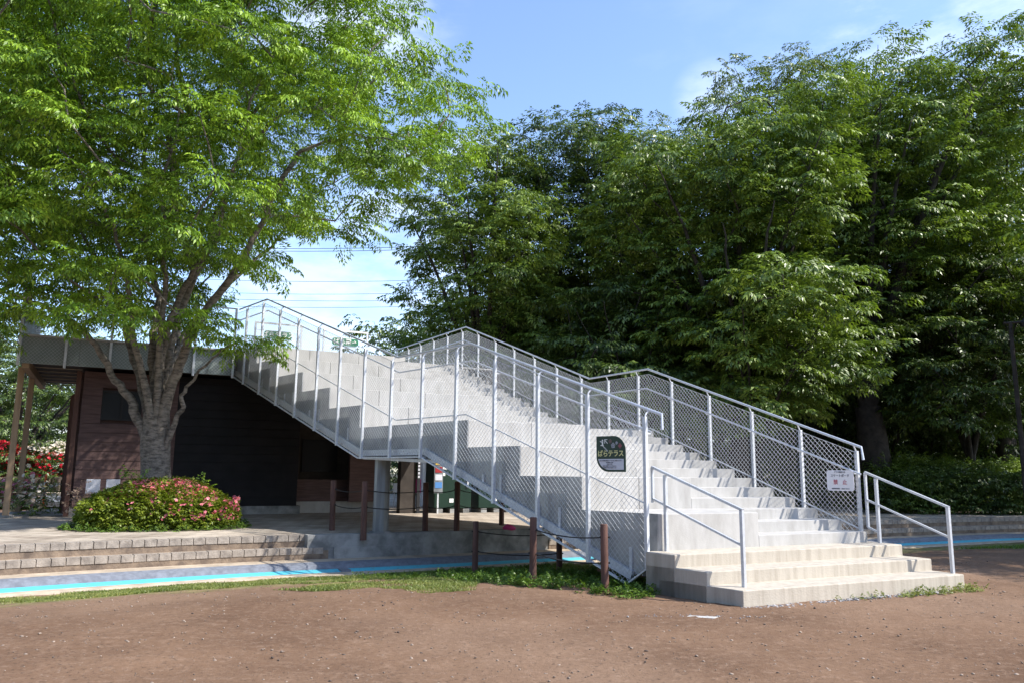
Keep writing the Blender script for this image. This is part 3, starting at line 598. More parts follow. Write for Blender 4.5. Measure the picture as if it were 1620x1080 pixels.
for a, b in [((0, 0), (0.055, 0)), ((0.006, 0), (0.006, -0.055)), ((0.004, -0.004), (0.06, -0.055))]:
    mb.bar(to(ax+a[0], ay+a[1], .011), to(ax+b[0], ay+b[1], .011), 0.009, 0.002, up=sn)
mb.build('pictogram', M['text_white'], sign)
def flower(cx, cy, r, material, sides=5):
    mb = MB()
    for k in range(sides):
        a = math.pi/2+2*math.pi*k/sides; px, py = cx+r*0.62*math.cos(a), cy+r*0.62*math.sin(a)
        ring = [to(px+r*0.45*math.cos(b), py+r*0.45*math.sin(b), .010) for b in np.linspace(0, 2*math.pi, 12, endpoint=False)]
        inner = [to(px+r*0.3*math.cos(b), py+r*0.3*math.sin(b), .010) for b in np.linspace(0, 2*math.pi, 12, endpoint=False)]
        for i in range(12): mb.slab([ring[i], ring[(i+1) % 12], inner[(i+1) % 12], inner[i]][::-1], sn, 0.002)
    mb.build('flower_mark', material, sign)
grey_pink = mat('faded_pink_mark', (0.33, 0.2, 0.19), 0.5)
flower(-0.005, 0.175, 0.027, grey_pink); flower(0.05, 0.115, 0.036, M['sign_white']); flower(0.115, 0.15, 0.022, M['sign_white'], 4); flower(0.175, 0.108, 0.032, M['text_red'], 4)
# white notice on the far fence (inside face)
sc_ = FPt(0.345, 1.455, -0.09); xd2 = V3(-uf); sn2 = V3(-nf)
ns = empty('notice_sign', sc_); tag(ns, 'white rounded notice with red and grey characters on the far mesh', 'sign')
to2 = lambda x, y, o=0.0: sc_+xd2*x+up3*y+sn2*o
def rrect(w_, h_, r, k=6):
    pts = []
    for cx, cy, a0 in [(w_/2-r, h_/2-r, 0), (-w_/2+r, h_/2-r, 90), (-w_/2+r, -h_/2+r, 180), (w_/2-r, -h_/2+r, 270)]:
        for i in range(k+1): a = math.radians(a0+90*i/k); pts.append((cx+r*math.cos(a), cy+r*math.sin(a)))
    return pts
mb = MB(); mb.slab([to2(x, y) for x, y in rrect(0.50, 0.325, 0.045)], sn2, 0.006); mb.build('plate', M['panel_white'], ns)
text_mesh('lettering', '禁　止', 0.085, M['text_red'], to2(0, -0.03, 0.009), xd2, up3, ns)
text_mesh('lettering', 'スケートボード', 0.050, M['text_grey'], to2(0, 0.075, 0.009), xd2, up3, ns)
text_mesh('small_print', 'テラス階段での', 0.030, M['text_grey'], to2(0, 0.132, 0.009), xd2, up3, ns)
text_mesh('small_print', '公園管理事務所　ご協力ください', 0.022, M['text_grey'], to2(0, -0.13, 0.009), xd2, up3, ns)

# wayfinding frames on the deck above the flight
def way_frame(a0, a1, ztop, msg, label):
    T0 = 15.5; r_ = empty('signpost_frame', S(a0, T0, 4.82)); tag(r_, label, 'sign')
    for a in (a0, a1):
        mb = MB(); mb.bar(S(a, T0, 4.8), S(a, T0, ztop), 0.055, 0.055, up=V3(n_)); mb.build('post', M['galv'], r_)
    mb = MB(); mb.bar(S(a0-0.025, T0, ztop+0.02), S(a1+0.025, T0, ztop+0.02), 0.055, 0.05); mb.build('crossbar', M['white_paint'], r_)
    mb = MB()
    for z_ in (ztop-0.20, ztop-0.46): mb.bar(S(a0, T0, z_), S(a1, T0, z_), 0.02, 0.02)
    mb.build('crossbar', M['white_paint'], r_)
    zc = ztop-0.33; c = S((a0+a1)/2-0.02, T0, zc)-V3(n_)*0.03; wv = V3(v); w2 = 0.42; h2 = 0.115
    pts = [c+wv*x+up3*y for x, y in rrect(2*w2, 2*h2, 0.09)]
    mb = MB(); mb.slab(pts, -V3(n_), 0.012); mb.build('plate', M['way_green'], r_)
    text_mesh('lettering', msg, 0.19, M['text_white'], c-V3(n_)*0.018, wv, up3, r_, 0.006)
way_frame(-0.99, 0.39, 5.85, 'ばら園→', 'white framed green direction sign with an arrow pointing right')
way_frame(-3.05, -1.68, 5.88, 'ばらテラス', 'white framed green sign behind leaves at the top left of the stair')

# ------------------------------------------------------------------ building under the deck
bld = empty('park_building', S(-7.5, 14.4, PAVE)); tag(bld, 'low dark brown board clad building under the deck, left of the stair', 'building')
DT = 14.30
mb = MB()
zb, zt_ = 0.80, 4.12; bh = 0.245
# boards, one by one as shallow lapped courses
def boards(a0, a1, t0, z0, z1, name='wall', holes=(), m_='siding'):
    mb = MB(); z = z0
    while z < z1-0.02:
        zz = min(z+bh, z1); segs = [(a0, a1)]
        for (ha, hb, hz0, hz1) in holes:
            if z < hz1-0.01 and zz > hz0+0.01:
                segs = [s_ for (p, q) in segs for s_ in ((p, min(q, ha)), (max(p, hb), q)) if s_[1]-s_[0] > 0.02]
        for (p, q) in segs:
            mb.hexa([S(p, t0, z+0.006), S(q, t0, z+0.006), S(q, t0+0.2, z+0.006), S(p, t0+0.2, z+0.006), S(p, t0+0.012, zz-0.006), S(q, t0+0.012, zz-0.006), S(q, t0+0.2, zz-0.006), S(p, t0+0.2, zz-0.006)])
            mb.hexa([S(p+.001, t0+0.03, z-0.006), S(q-.001, t0+0.03, z-0.006), S(q-.001, t0+0.19, z-0.006), S(p+.001, t0+0.19, z-0.006), S(p+.001, t0+0.03, z+0.008), S(q-.001, t0+0.03, z+0.008), S(q-.001, t0+0.19, z+0.008), S(p+.001, t0+0.19, z+0.008)])
        z = zz
    return mb.build(name, M[m_], bld)
WT = DT+0.92
boards(-7.42, -5.05, WT, 0.52, 4.12, holes=[(-6.95, -5.95, 2.85, 3.6)])
boards(-5.05, -1.62, WT+0.012, 0.52, 4.12, m_='shade_board')
mb = MB(); mb.prism([S(-7.5, WT+0.2)[:2], S(-1.62, WT+0.2)[:2], S(-1.62, 20)[:2], S(-7.5, 20)[:2]], 0.3, 4.1); mb.build('back_wall', M['siding'], bld)
mb = MB(); mb.prism([S(-7.47, WT+0.03)[:2], S(-1.5, WT+0.03)[:2], S(-1.5, 19.9)[:2], S(-7.47, 19.9)[:2]], 0.1, 0.52); mb.build('foundation', M['grey_concrete'], bld)
mb = MB(); mb.slab([S(-6.95, WT+0.09, 2.85), S(-5.95, WT+0.09, 2.85), S(-5.95, WT+0.09, 3.6), S(-6.95, WT+0.09, 3.6)], V3(n_), 0.01); wn = mb.build('window', M['glass'], bld)
mb = MB()
for (a, b) in [((-6.95, 2.85), (-5.95, 2.85)), ((-6.95, 3.6), (-5.95, 3.6)), ((-6.95, 2.85), (-6.95, 3.6)), ((-5.95, 2.85), (-5.95, 3.6)), ((-6.45, 2.85), (-6.45, 3.6))]:
    mb.bar(S(a[0], WT+0.06, a[1]), S(b[0], WT+0.06, b[1]), 0.05, 0.04, up=V3(n_))
mb.build('frame', M['black'], wn)
# corner trim, side door leaves
mb = MB(); mb.bar(S(-7.54, WT+0.02, 0.3), S(-7.54, WT+0.02, 4.1), 0.12, 0.14, up=V3(n_)); mb.build('corner_trim', M['post_wood'], bld)
mb = MB()
for k in range(4): mb.bar(S(-7.62-0.03*k, WT+0.25+0.22*k, 0.36), S(-7.62-0.03*k, WT+0.25+0.22*k, 3.5), 0.05, 0.12, up=V3(n_))
mb.build('shutter', M['post_wood'], bld)
# kiosk recess with counter, boards and pier
boards(-0.02, 0.95, WT+0.15, 0.62, 3.2, name='wall')
boards(-1.62, 0.95, WT+0.55, 0.62, 1.28, name='counter')
mb = MB(); mb.prism([S(-1.7, WT+0.5)[:2], S(1.0, WT+0.5)[:2], S(1.0, 19.9)[:2], S(-1.7, 19.9)[:2]], 0.1, 0.62); mb.build('foundation', M['concrete'], bld)
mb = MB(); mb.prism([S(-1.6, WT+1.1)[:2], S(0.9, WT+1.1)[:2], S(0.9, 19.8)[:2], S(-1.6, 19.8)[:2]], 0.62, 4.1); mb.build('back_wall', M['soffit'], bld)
mb = MB(); mb.slab([S(-1.3, WT+1.05, 1.5), S(-0.2, WT+1.05, 1.5), S(-0.2, WT+1.05, 2.5), S(-1.3, WT+1.05, 2.5)], V3(n_), 0.02); mb.build('window', M['glass'], bld)
mb = MB(); mb.bar(S(0.96, WT+0.13, 0.62), S(0.96, WT+0.13, 3.2), 0.07, 0.05, up=V3(n_)); mb.build('pier_trim', M['post_wood'], bld)
mb = MB()
for k in range(6): mb.bar(S(0.965, WT+0.085, 1.5+0.2*k), S(0.965, WT+0.085, 1.6+0.2*k), 0.045, 0.01, up=V3(n_))
mb.build('sticker', M['yellow'], bld)

# deck over the building
deck = empty('upper_deck', S(-6, DT, 4.1)); tag(deck, 'raised deck with grey green metal fascia over the brown building', 'deck')
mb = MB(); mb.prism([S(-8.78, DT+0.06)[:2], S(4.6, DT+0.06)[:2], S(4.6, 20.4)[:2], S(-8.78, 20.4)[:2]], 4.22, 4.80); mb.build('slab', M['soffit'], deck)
mb = MB(); mb.prism([S(-8.78, TL+4*PP+1.0)[:2], S(4.2, TL+4*PP+1.0)[:2], S(4.2, 20.3)[:2], S(-8.7, 20.3)[:2]], 4.79, 4.83); mb.build('walkway', M['concrete'], deck)
mb = MB(); a = -8.8
while a < -3.75:
    b = min(a+1.25, -3.72); mb.prism([S(a+0.004, DT)[:2], S(b-0.004, DT)[:2], S(b-0.004, DT+0.06)[:2], S(a+0.004, DT+0.06)[:2]], 4.13, 4.83); a = b
mb.prism([S(-8.84, DT)[:2], S(-8.80, DT)[:2], S(-8.80, 20.4)[:2], S(-8.84, 20.4)[:2]], 4.10, 4.83)
mb.build('fascia', M['fascia'], deck)
mb = MB()
for k in range(7): mb.bar(S(-8.75, DT+0.5+0.95*k, 4.20), S(-7.5, DT+0.5+0.95*k, 4.20), 0.05, 0.02)
mb.build('soffit_strip', M['tread'], deck)
mb = MB(); mb.bar(S(-8.72, DT+0.1, 4.12), S(-8.72, 20.3, 4.12), 0.16, 0.22); mb.build('edge_beam', M['tan_wood'], deck)
# deck posts
for (px, py, qx) in [(8, 818, 0), (27, 812, 0)]:
    p = onz(px, py, PAVE); mb = MB(); mb.bar((p[0], p[1], 0.2), (p[0], p[1], 4.12), 0.14, 0.14, up=V3(n_)); mb.build('timber_post', M['tan_wood'], deck, bevel=0.008)
    mb = MB(); mb.tube([(p[0], p[1], 0.2), (p[0], p[1], PAVE+0.06)], 0.19, n=10); mb.build('post_base', M['grey_concrete'], deck)
for (a_, t_) in [(2.2, 16.6), (2.2, 20.1), (4.1, 20.1)]:
    p = S(a_, t_); mb = MB(); mb.tube([(p[0], p[1], 0.2), (p[0], p[1], 4.2)], 0.13, n=12); mb.build('column', M['galv'], deck, smooth=True)
# deck fence
dfence = empty('mesh_fence', S(-6, DT, 4.1)); tag(dfence, 'chain link fence along the front edge of the raised deck, behind the big tree', 'fence')
DF = lambda a, z, o=0.0: S(a, DT-0.06+o, z)
chainlink('wire_mesh', [(-8.9, 4.12), (-3.75, 4.12), (-3.75, 5.88), (-8.9, 5.88)], DF, V3(n_), dfence)
for k in range(6):
    a = -8.88+1.02*k; mb = MB(); mb.bar(DF(a, 4.05, -0.03), DF(a, 5.98, -0.03), 0.06, 0.06, up=V3(n_)); mb.build('post', M['galv'], dfence)
mb = MB(); mb.tube([DF(-8.9, 6.0), DF(-3.75, 6.0)], 0.021); mb.build('top_rail', M['rail_paint'], dfence, smooth=True)
sfence = empty('mesh_fence', S(-8.9, 16, 4.1)); tag(sfence, 'short return of deck fence at the far left end of the deck', 'fence')
SFn = lambda t, z, o=0.0: S(-8.92+o, t, z)
chainlink('wire_mesh', [(DT-0.04, 4.5), (20.0, 4.5), (20.0, 5.88), (DT-0.04, 5.88)], SFn, V3(v), sfence)
for k in range(1, 6):
    mb = MB(); mb.bar(SFn(DT+1.05*k, 4.4, -0.03), SFn(DT+1.05*k, 5.98, -0.03), 0.06, 0.06, up=V3(v)); mb.build('post', M['galv'], sfence)
mb = MB(); mb.tube([SFn(DT, 6.0), SFn(20, 6.0)], 0.021); mb.build('top_rail', M['rail_paint'], sfence, smooth=True)

# ------------------------------------------------------------------ rope fence posts and ropes
posts = [((-0.59, 13.86), 0.88, 'brown wooden rope post at the left end of the weeds'), ((0.33, 11.64), 0.90, 'brown wooden rope post in the middle of the weeds'), ((1.26, 10.80), 0.86, 'cracked brown wooden rope post beside the foot of the mesh'),
         ((0.85, 13.97), 0.80, 'dark rope post in the shade under the lower flight'), ((-3.79, 17.24), 1.04, 'brown rope post on the pavement, leftmost under the stair'), ((-2.9, 16.05), 1.04, 'brown rope post standing just left of the steel column'),
         ((-1.8, 17.15), 1.02, 'shaded dark rope post right of the steel column'), ((-1.14, 17.24), 1.05, 'shaded dark rope post in front of the green bins'), ((-0.21, 19.48), 0.9, 'shaded dark rope post behind the lower flight')]
tops_ = []
for i, ((x, y), h, lab) in enumerate(posts):
    z0 = float(ground_z((x, y))[0]) if i < 4 else PAVE
    r = 0.052 if i < 4 else 0.062
    mb = MB(); lean = random.uniform(-0.008, 0.008)
    mb.tube([(x, y, z0-0.1), (x, y, z0+0.02), (x+lean, y, z0+h*0.5), (x+lean*2, y, z0+h-0.012), (x+lean*2, y, z0+h)], [r*1.03, r, r*0.98, r*0.97, r*0.86], n=14)
    o = mb.build('wooden_post', M['post_wood'], smooth=True); tag(o, lab, 'post', 'brown rope posts round the stair'); tops_.append((x, y, z0, h))
    for hz in (h-0.17, h-0.50): mb = MB(); mb.tube([(x-0.066, y-0.012, z0+hz), (x+0.066, y-0.012, z0+hz)], 0.012, n=6); mb.build('rope_eye', M['black'], o)
def rope(i, j, label):
    mb = MB()
    for dh in (0.17, 0.50):
        a = np.array([tops_[i][0], tops_[i][1], tops_[i][2]+tops_[i][3]-dh]); b = np.array([tops_[j][0], tops_[j][1], tops_[j][2]+tops_[j][3]-dh])
        mb.tube([a+(b-a)*t-np.array([0, 0, 0.05*4*t*(1-t)]) for t in np.linspace(0, 1, 12)], 0.009, n=6)
    tag(mb.build('rope', M['rope']), label, 'rope', 'pairs of black ropes between the posts')
rope(1, 2, 'pair of black ropes in front of the mesh, between the two right posts'); rope(0, 3, 'pair of black ropes from the left weed post back under the stair')
rope(4, 5, 'pair of black ropes left of the steel column'); rope(5, 6, 'pair of black ropes crossing behind the steel column'); rope(6, 7, 'pair of shaded black ropes in front of the green bins'); rope(7, 8, 'pair of shaded black ropes leading back behind the lower flight')

# ------------------------------------------------------------------ things under the deck, right of the building
def cabinet(a, t, w_, d_, h_, label, lid=True):
    r_ = empty('storage_bin', S(a, t, PAVE)); tag(r_, label, 'bin')
    mb = MB(); mb.prism([S(a-w_/2, t-d_/2)[:2], S(a+w_/2, t-d_/2)[:2], S(a+w_/2, t+d_/2)[:2], S(a-w_/2, t+d_/2)[:2]], PAVE+0.14, PAVE+h_); mb.build('body', M['green_paint'], r_, bevel=0.02)
    mb = MB()
    for k in range(3): mb.prism([S(a-w_/2+0.08+k*(w_-0.36)/2, t-d_/2-0.03)[:2], S(a-w_/2+0.28+k*(w_-0.36)/2, t-d_/2-0.03)[:2], S(a-w_/2+0.28+k*(w_-0.36)/2, t+d_/2)[:2], S(a-w_/2+0.08+k*(w_-0.36)/2, t+d_/2)[:2]], PAVE, PAVE+0.13)
    mb.build('footing', M['grey_concrete'], r_)
    mb = MB(); mb.prism([S(a-w_/2-0.04, t-d_/2-0.06)[:2], S(a+w_/2+0.04, t-d_/2-0.06)[:2], S(a+w_/2+0.04, t+d_/2)[:2], S(a-w_/2-0.04, t+d_/2)[:2]], PAVE+h_, PAVE+h_+0.05); mb.build('lid', M['black'], r_, bevel=0.01)
    mb = MB(); mb.bar(S(a+w_/2-0.14, t-d_/2-0.03, PAVE+h_*0.45), S(a+w_/2-0.14, t-d_/2-0.03, PAVE+h_*0.85), 0.05, 0.03, up=V3(n_)); mb.build('handle', M['galv'], r_)
    mb = MB(); mb.slab([S(a-0.12, t-d_/2-0.004, PAVE+0.32), S(a+0.02, t-d_/2-0.004, PAVE+0.32), S(a+0.02, t-d_/2-0.004, PAVE+0.44), S(a-0.12, t-d_/2-0.004, PAVE+0.44)], -V3(n_), 0.003); mb.build('sticker', M['white_paint'], r_)
    return r_
b1 = cabinet(3.05, 14.9, 1.25, 0.8, 1.75, 'dark green storage cabinet with stickers, left of the pair under the stair')
mb = MB()
for (x, z_, w2, h2) in [(-0.42, 1.55, 0.12, 0.12), (-0.2, 1.56, 0.14, 0.12), (-0.36, 1.38, 0.3, 0.09), (0.18, 1.38, 0.2, 0.16), (-0.38, 1.18, 0.2, 0.09)]:
    mb.slab([S(3.05+x-w2/2, 14.495, PAVE+z_-h2/2), S(3.05+x+w2/2, 14.495, PAVE+z_-h2/2), S(3.05+x+w2/2, 14.495, PAVE+z_+h2/2), S(3.05+x-w2/2, 14.495, PAVE+z_+h2/2)], -V3(n_), 0.003)
mb.build('sticker', M['white_paint'], b1)
mb = MB(); mb.slab([S(3.1, 14.493, PAVE+0.86), S(3.28, 14.493, PAVE+0.86), S(3.28, 14.493, PAVE+0.93), S(3.1, 14.493, PAVE+0.93)], -V3(n_), 0.004); mb.build('sticker', M['red'], b1)
cabinet(4.55, 14.9, 1.25, 0.8, 0.85, 'low dark green storage bin, right of the pair under the stair')
# vertical banner strip beside the steel column
r_ = empty('poster_board', S(2.42, 14.3, PAVE)); tag(r_, 'tall narrow board of coloured stickers beside the thin column', 'poster board')
mb = MB(); mb.slab([S(2.33, 14.3, 0.9), S(2.62, 14.3, 0.9), S(2.62, 14.3, 2.75), S(2.33, 14.3, 2.75)], V3(n_), 0.02); mb.build('board', M['column'], r_)
for k, mm in enumerate(['red', 'yellow', 'blue_sticker', 'yellow', 'red', 'sign_white', 'blue_sticker']):
    mb = MB(); z_ = 2.55-0.235*k; mb.slab([S(2.36, 14.292, z_-0.09), S(2.59, 14.292, z_-0.09), S(2.59, 14.292, z_+0.09), S(2.36, 14.292, z_+0.09)], -V3(n_), 0.004); mb.build('sticker', M[mm], r_)
mb = MB(); mb.bar(S(2.48, 14.34, 0.28), S(2.48, 14.34, 2.7), 0.05, 0.03, up=V3(n_)); mb.build('leg', M['galv'], r_)
r_ = empty('banner_pole', S(1.78, 14.6, PAVE)); tag(r_, 'narrow dark upright with a column of small white labels', 'post')
mb = MB(); mb.bar(S(1.62, 14.8, 0.28), S(1.62, 14.8, 4.2), 0.5, 0.3, up=V3(n_)); mb.build('pillar', M['soffit'], r_)
mb = MB(); mb.bar(S(1.93, 14.6, 0.28), S(1.93, 14.6, 2.9), 0.1, 0.06, up=V3(n_)); mb.build('strip', M['black'], r_)
mb = MB()
for k in range(14): mb.bar(S(1.93, 14.565, 1.35+0.11*k), S(1.93, 14.565, 1.42+0.11*k), 0.06, 0.006, up=V3(n_))
mb.build('label', M['sign_white'], r_)
for (px, py, y_, w2, h2, mm, lab) in [(631, 771, 30, 0.42, 0.35, 'white_paint', 'white notice board seen through the passage, left one'), (657, 768, 30, 0.42, 0.5, 'pink', 'pink board seen through the passage'), (640, 752, 31, 0.3, 0.45, 'white_paint', 'upright white board behind the passage')]:
    p = at(px, py, y_); r_ = empty('notice_board', (p[0], p[1], PAVE)); tag(r_, lab, 'notice board')
    mb = MB(); mb.prism([(p[0]-w2/2, p[1]), (p[0]+w2/2, p[1]), (p[0]+w2/2, p[1]+0.04), (p[0]-w2/2, p[1]+0.04)], p[2]-h2/2, p[2]+h2/2); mb.build('panel', M[mm], r_)
    mb = MB(); [mb.bar((p[0]+sx_*w2*0.4, p[1]+0.06, PAVE-0.05), (p[0]+sx_*w2*0.4, p[1]+0.06, p[2]), 0.04, 0.04) for sx_ in (-1, 1)]; mb.build('leg', M['galv'], r_)
cr = S(4.25, 14.75, PAVE+0.90)
mb = MB(); w2, h2 = 0.2, 0.16
mb.prism([(cr[0]-w2, cr[1]-0.14), (cr[0]+w2, cr[1]-0.14), (cr[0]+w2, cr[1]+0.14), (cr[0]-w2, cr[1]+0.14)], cr[2], cr[2]+0.02)
for (xa, xb, ya, yb) in [(-w2, w2, -0.14, -0.12), (-w2, w2, 0.12, 0.14), (-w2, -w2+0.02, -0.12, 0.12), (w2-0.02, w2, -0.12, 0.12)]: mb.prism([(cr[0]+xa, cr[1]+ya), (cr[0]+xb, cr[1]+ya), (cr[0]+xb, cr[1]+yb), (cr[0]+xa, cr[1]+yb)], cr[2]+0.02, cr[2]+h2)
tag(mb.build('crate', M['red'], bevel=0.006), 'small red crate lying on the low green bin', 'crate')
p = at(803, 806, 17.8); mb = MB(); mb.tube([(p[0]-0.1, p[1], PAVE+0.035), (p[0], p[1], PAVE+0.07), (p[0]+0.1, p[1]+0.03, PAVE+0.045), (p[0]+0.18, p[1]+0.02, PAVE+0.03)], [0.03, 0.07, 0.06, 0.02], n=8)
tag(mb.build('cloth', M['pink'], smooth=True), 'crumpled pink cloth on the pavement low under the lower flight', 'cloth')
# two small grey boxes by the wall
for k, (px, lab) in enumerate([(146, 'small grey meter box at the wall foot, left one'), (169, 'small grey meter box at the wall foot, right one')]):
    c = S([-6.95, -6.5][k], DT-0.16, 0)
    o = empty('meter_box', (c[0], c[1], PAVE)); tag(o, lab, 'meter box', 'grey meter boxes by the building')
    mb = MB(); mb.prism([c[:2]-v*0.16-n_*0.08, c[:2]+v*0.16-n_*0.08, c[:2]+v*0.16+n_*0.08, c[:2]-v*0.16+n_*0.08], PAVE+0.62, PAVE+0.98); mb.build('casing', M['sign_white'], o, bevel=0.01)
    mb = MB(); mb.bar((c[0], c[1], PAVE-0.02), (c[0], c[1], PAVE+0.62), 0.06, 0.06); mb.build('pedestal', M['galv'], o)
# orange pole by the road
p = onz(68, 800, PAVE); mb = MB(); pp = np.array([p[0], p[1], PAVE]); mb.tube([pp, pp+[0, 0, 0.03], pp+[0, 0, 0.035], pp+[0, 0, 1.0], pp+[0, 0, 1.03]], [0.1, 0.1, 0.035, 0.035, 0.02], n=10)
tag(mb.build('marker_pole', M['orange']), 'slim orange marker pole at the road edge', 'pole')
# white pale plate and litter on the dirt
mb = MB(); c = onz(1108, 976, 0.0); mb.prism([(c[0]-0.16, c[1]-0.02), (c[0]+0.13, c[1]-0.06), (c[0]+0.2, c[1]+0.02), (c[0]-0.1, c[1]+0.09)], -0.02, 0.008)
tag(mb.build('stone_slab', M['concrete'], bevel=0.004), 'thin pale stone slab lying flat in the dirt before the steps', 'stone')
# ------------------------------------------------------------------ vegetation
def spray_template(R_, n_side=8, per=5, leaf=0.11, width=0.42, droop=0.35, tipn=5, sag=0.6):
    """one leafy shoot: stem along +x, side twigs alternate, leaves alternate along each twig"""
    out = []
    def leaf_at(p, d, L_, w_):
        d = d/np.linalg.norm(d); up = np.array([0, 0, 1.])+rng.normal(0, 0.32, 3); s = np.cross(d, up); s /= np.linalg.norm(s); nn = np.cross(s, d)
        tip = p+d*L_-np.array([0, 0, L_*0.22]); mid = p+d*L_*0.45
        out.append([p, mid+s*w_*0.5+nn*0.05*L_, tip, mid-s*w_*0.5+nn*0.05*L_])
    def run(p0, d0, length, n, sag):
        p = p0.copy(); d = d0.copy()
        for i in range(n):
            f = i/n; p = p+d*length/n; d = d+np.array([0, 0, -sag/n]); d /= np.linalg.norm(d)
            side = np.cross(d, [0, 0, 1.]); side /= np.linalg.norm(side)
            sg = 1 if i % 2 else -1
            ld = d*0.75+side*sg*0.75+np.array([0, 0, -0.25])+rng.normal(0, 0.15, 3)
            L_ = leaf*rng.uniform(0.7, 1.15); leaf_at(p, ld, L_, L_*width)
        L_ = leaf*1.1; leaf_at(p, d+rng.normal(0, 0.1, 3), L_, L_*width)
        return p
    p = np.zeros(3); d = np.array([1, 0, 0.22]); d /= np.linalg.norm(d)
    for i in range(n_side):
        p = p+d*R_/n_side; d = d+np.array([0, 0, -droop/n_side]); d /= np.linalg.norm(d)
        side = np.array([0, 1 if i % 2 else -1, 0.]); tw = d*0.65+side*0.8+np.array([0, 0, rng.uniform(-0.2, 0.15)])
        tw /= np.linalg.norm(tw); run(p, tw, R_*0.5*(1-0.55*i/n_side)*rng.uniform(0.8, 1.2), per, sag)
    run(p, d, R_*0.3, tipn, 0.5)
    return np.array(out)
def place_sprays(name, templates, P, yaw, pitch, scale, material, parent):
    """all shoots of one crown as one mesh"""
    out = []; which = rng.integers(0, len(templates), len(P))
    for k, T in enumerate(templates):
        sel = np.where(which == k)[0]
        if not len(sel): continue
        cy, sy = np.cos(yaw[sel]), np.sin(yaw[sel]); cp, sp = np.cos(pitch[sel]), np.sin(pitch[sel]); ro = rng.normal(0, 0.35, len(sel)); cr, sr = np.cos(ro), np.sin(ro)
        X_ = np.stack([cy*cp, sy*cp, sp], 1); Yr = np.stack([-sy, cy, np.zeros_like(cy)], 1); Zr = np.cross(X_, Yr)
        Y_ = Yr*cr[:, None]+Zr*sr[:, None]; Z_ = -Yr*sr[:, None]+Zr*cr[:, None]
        Mx = np.stack([X_, Y_, Z_], 1)*scale[sel][:, None, None]
        out.append((np.einsum('lvc,scd->slvd', T, Mx)+P[sel][:, None, None, :]).reshape(-1, 3))
    V = np.concatenate(out); return mesh_np(name, V, np.arange(len(V), dtype=np.int32).reshape(-1, 4), material, parent)
def in_poly(q, poly):
    x, y = q[:, 0], q[:, 1]; c = np.zeros(len(q), bool); n = len(poly)
    for i in range(n):
        x1, y1 = poly[i]; x2, y2 = poly[(i+1) % n]
        if y1 == y2: continue
        t = ((y1 > y) != (y2 > y)) & (x < (x2-x1)*(y-y1)/(y2-y1)+x1); c ^= t
    return c
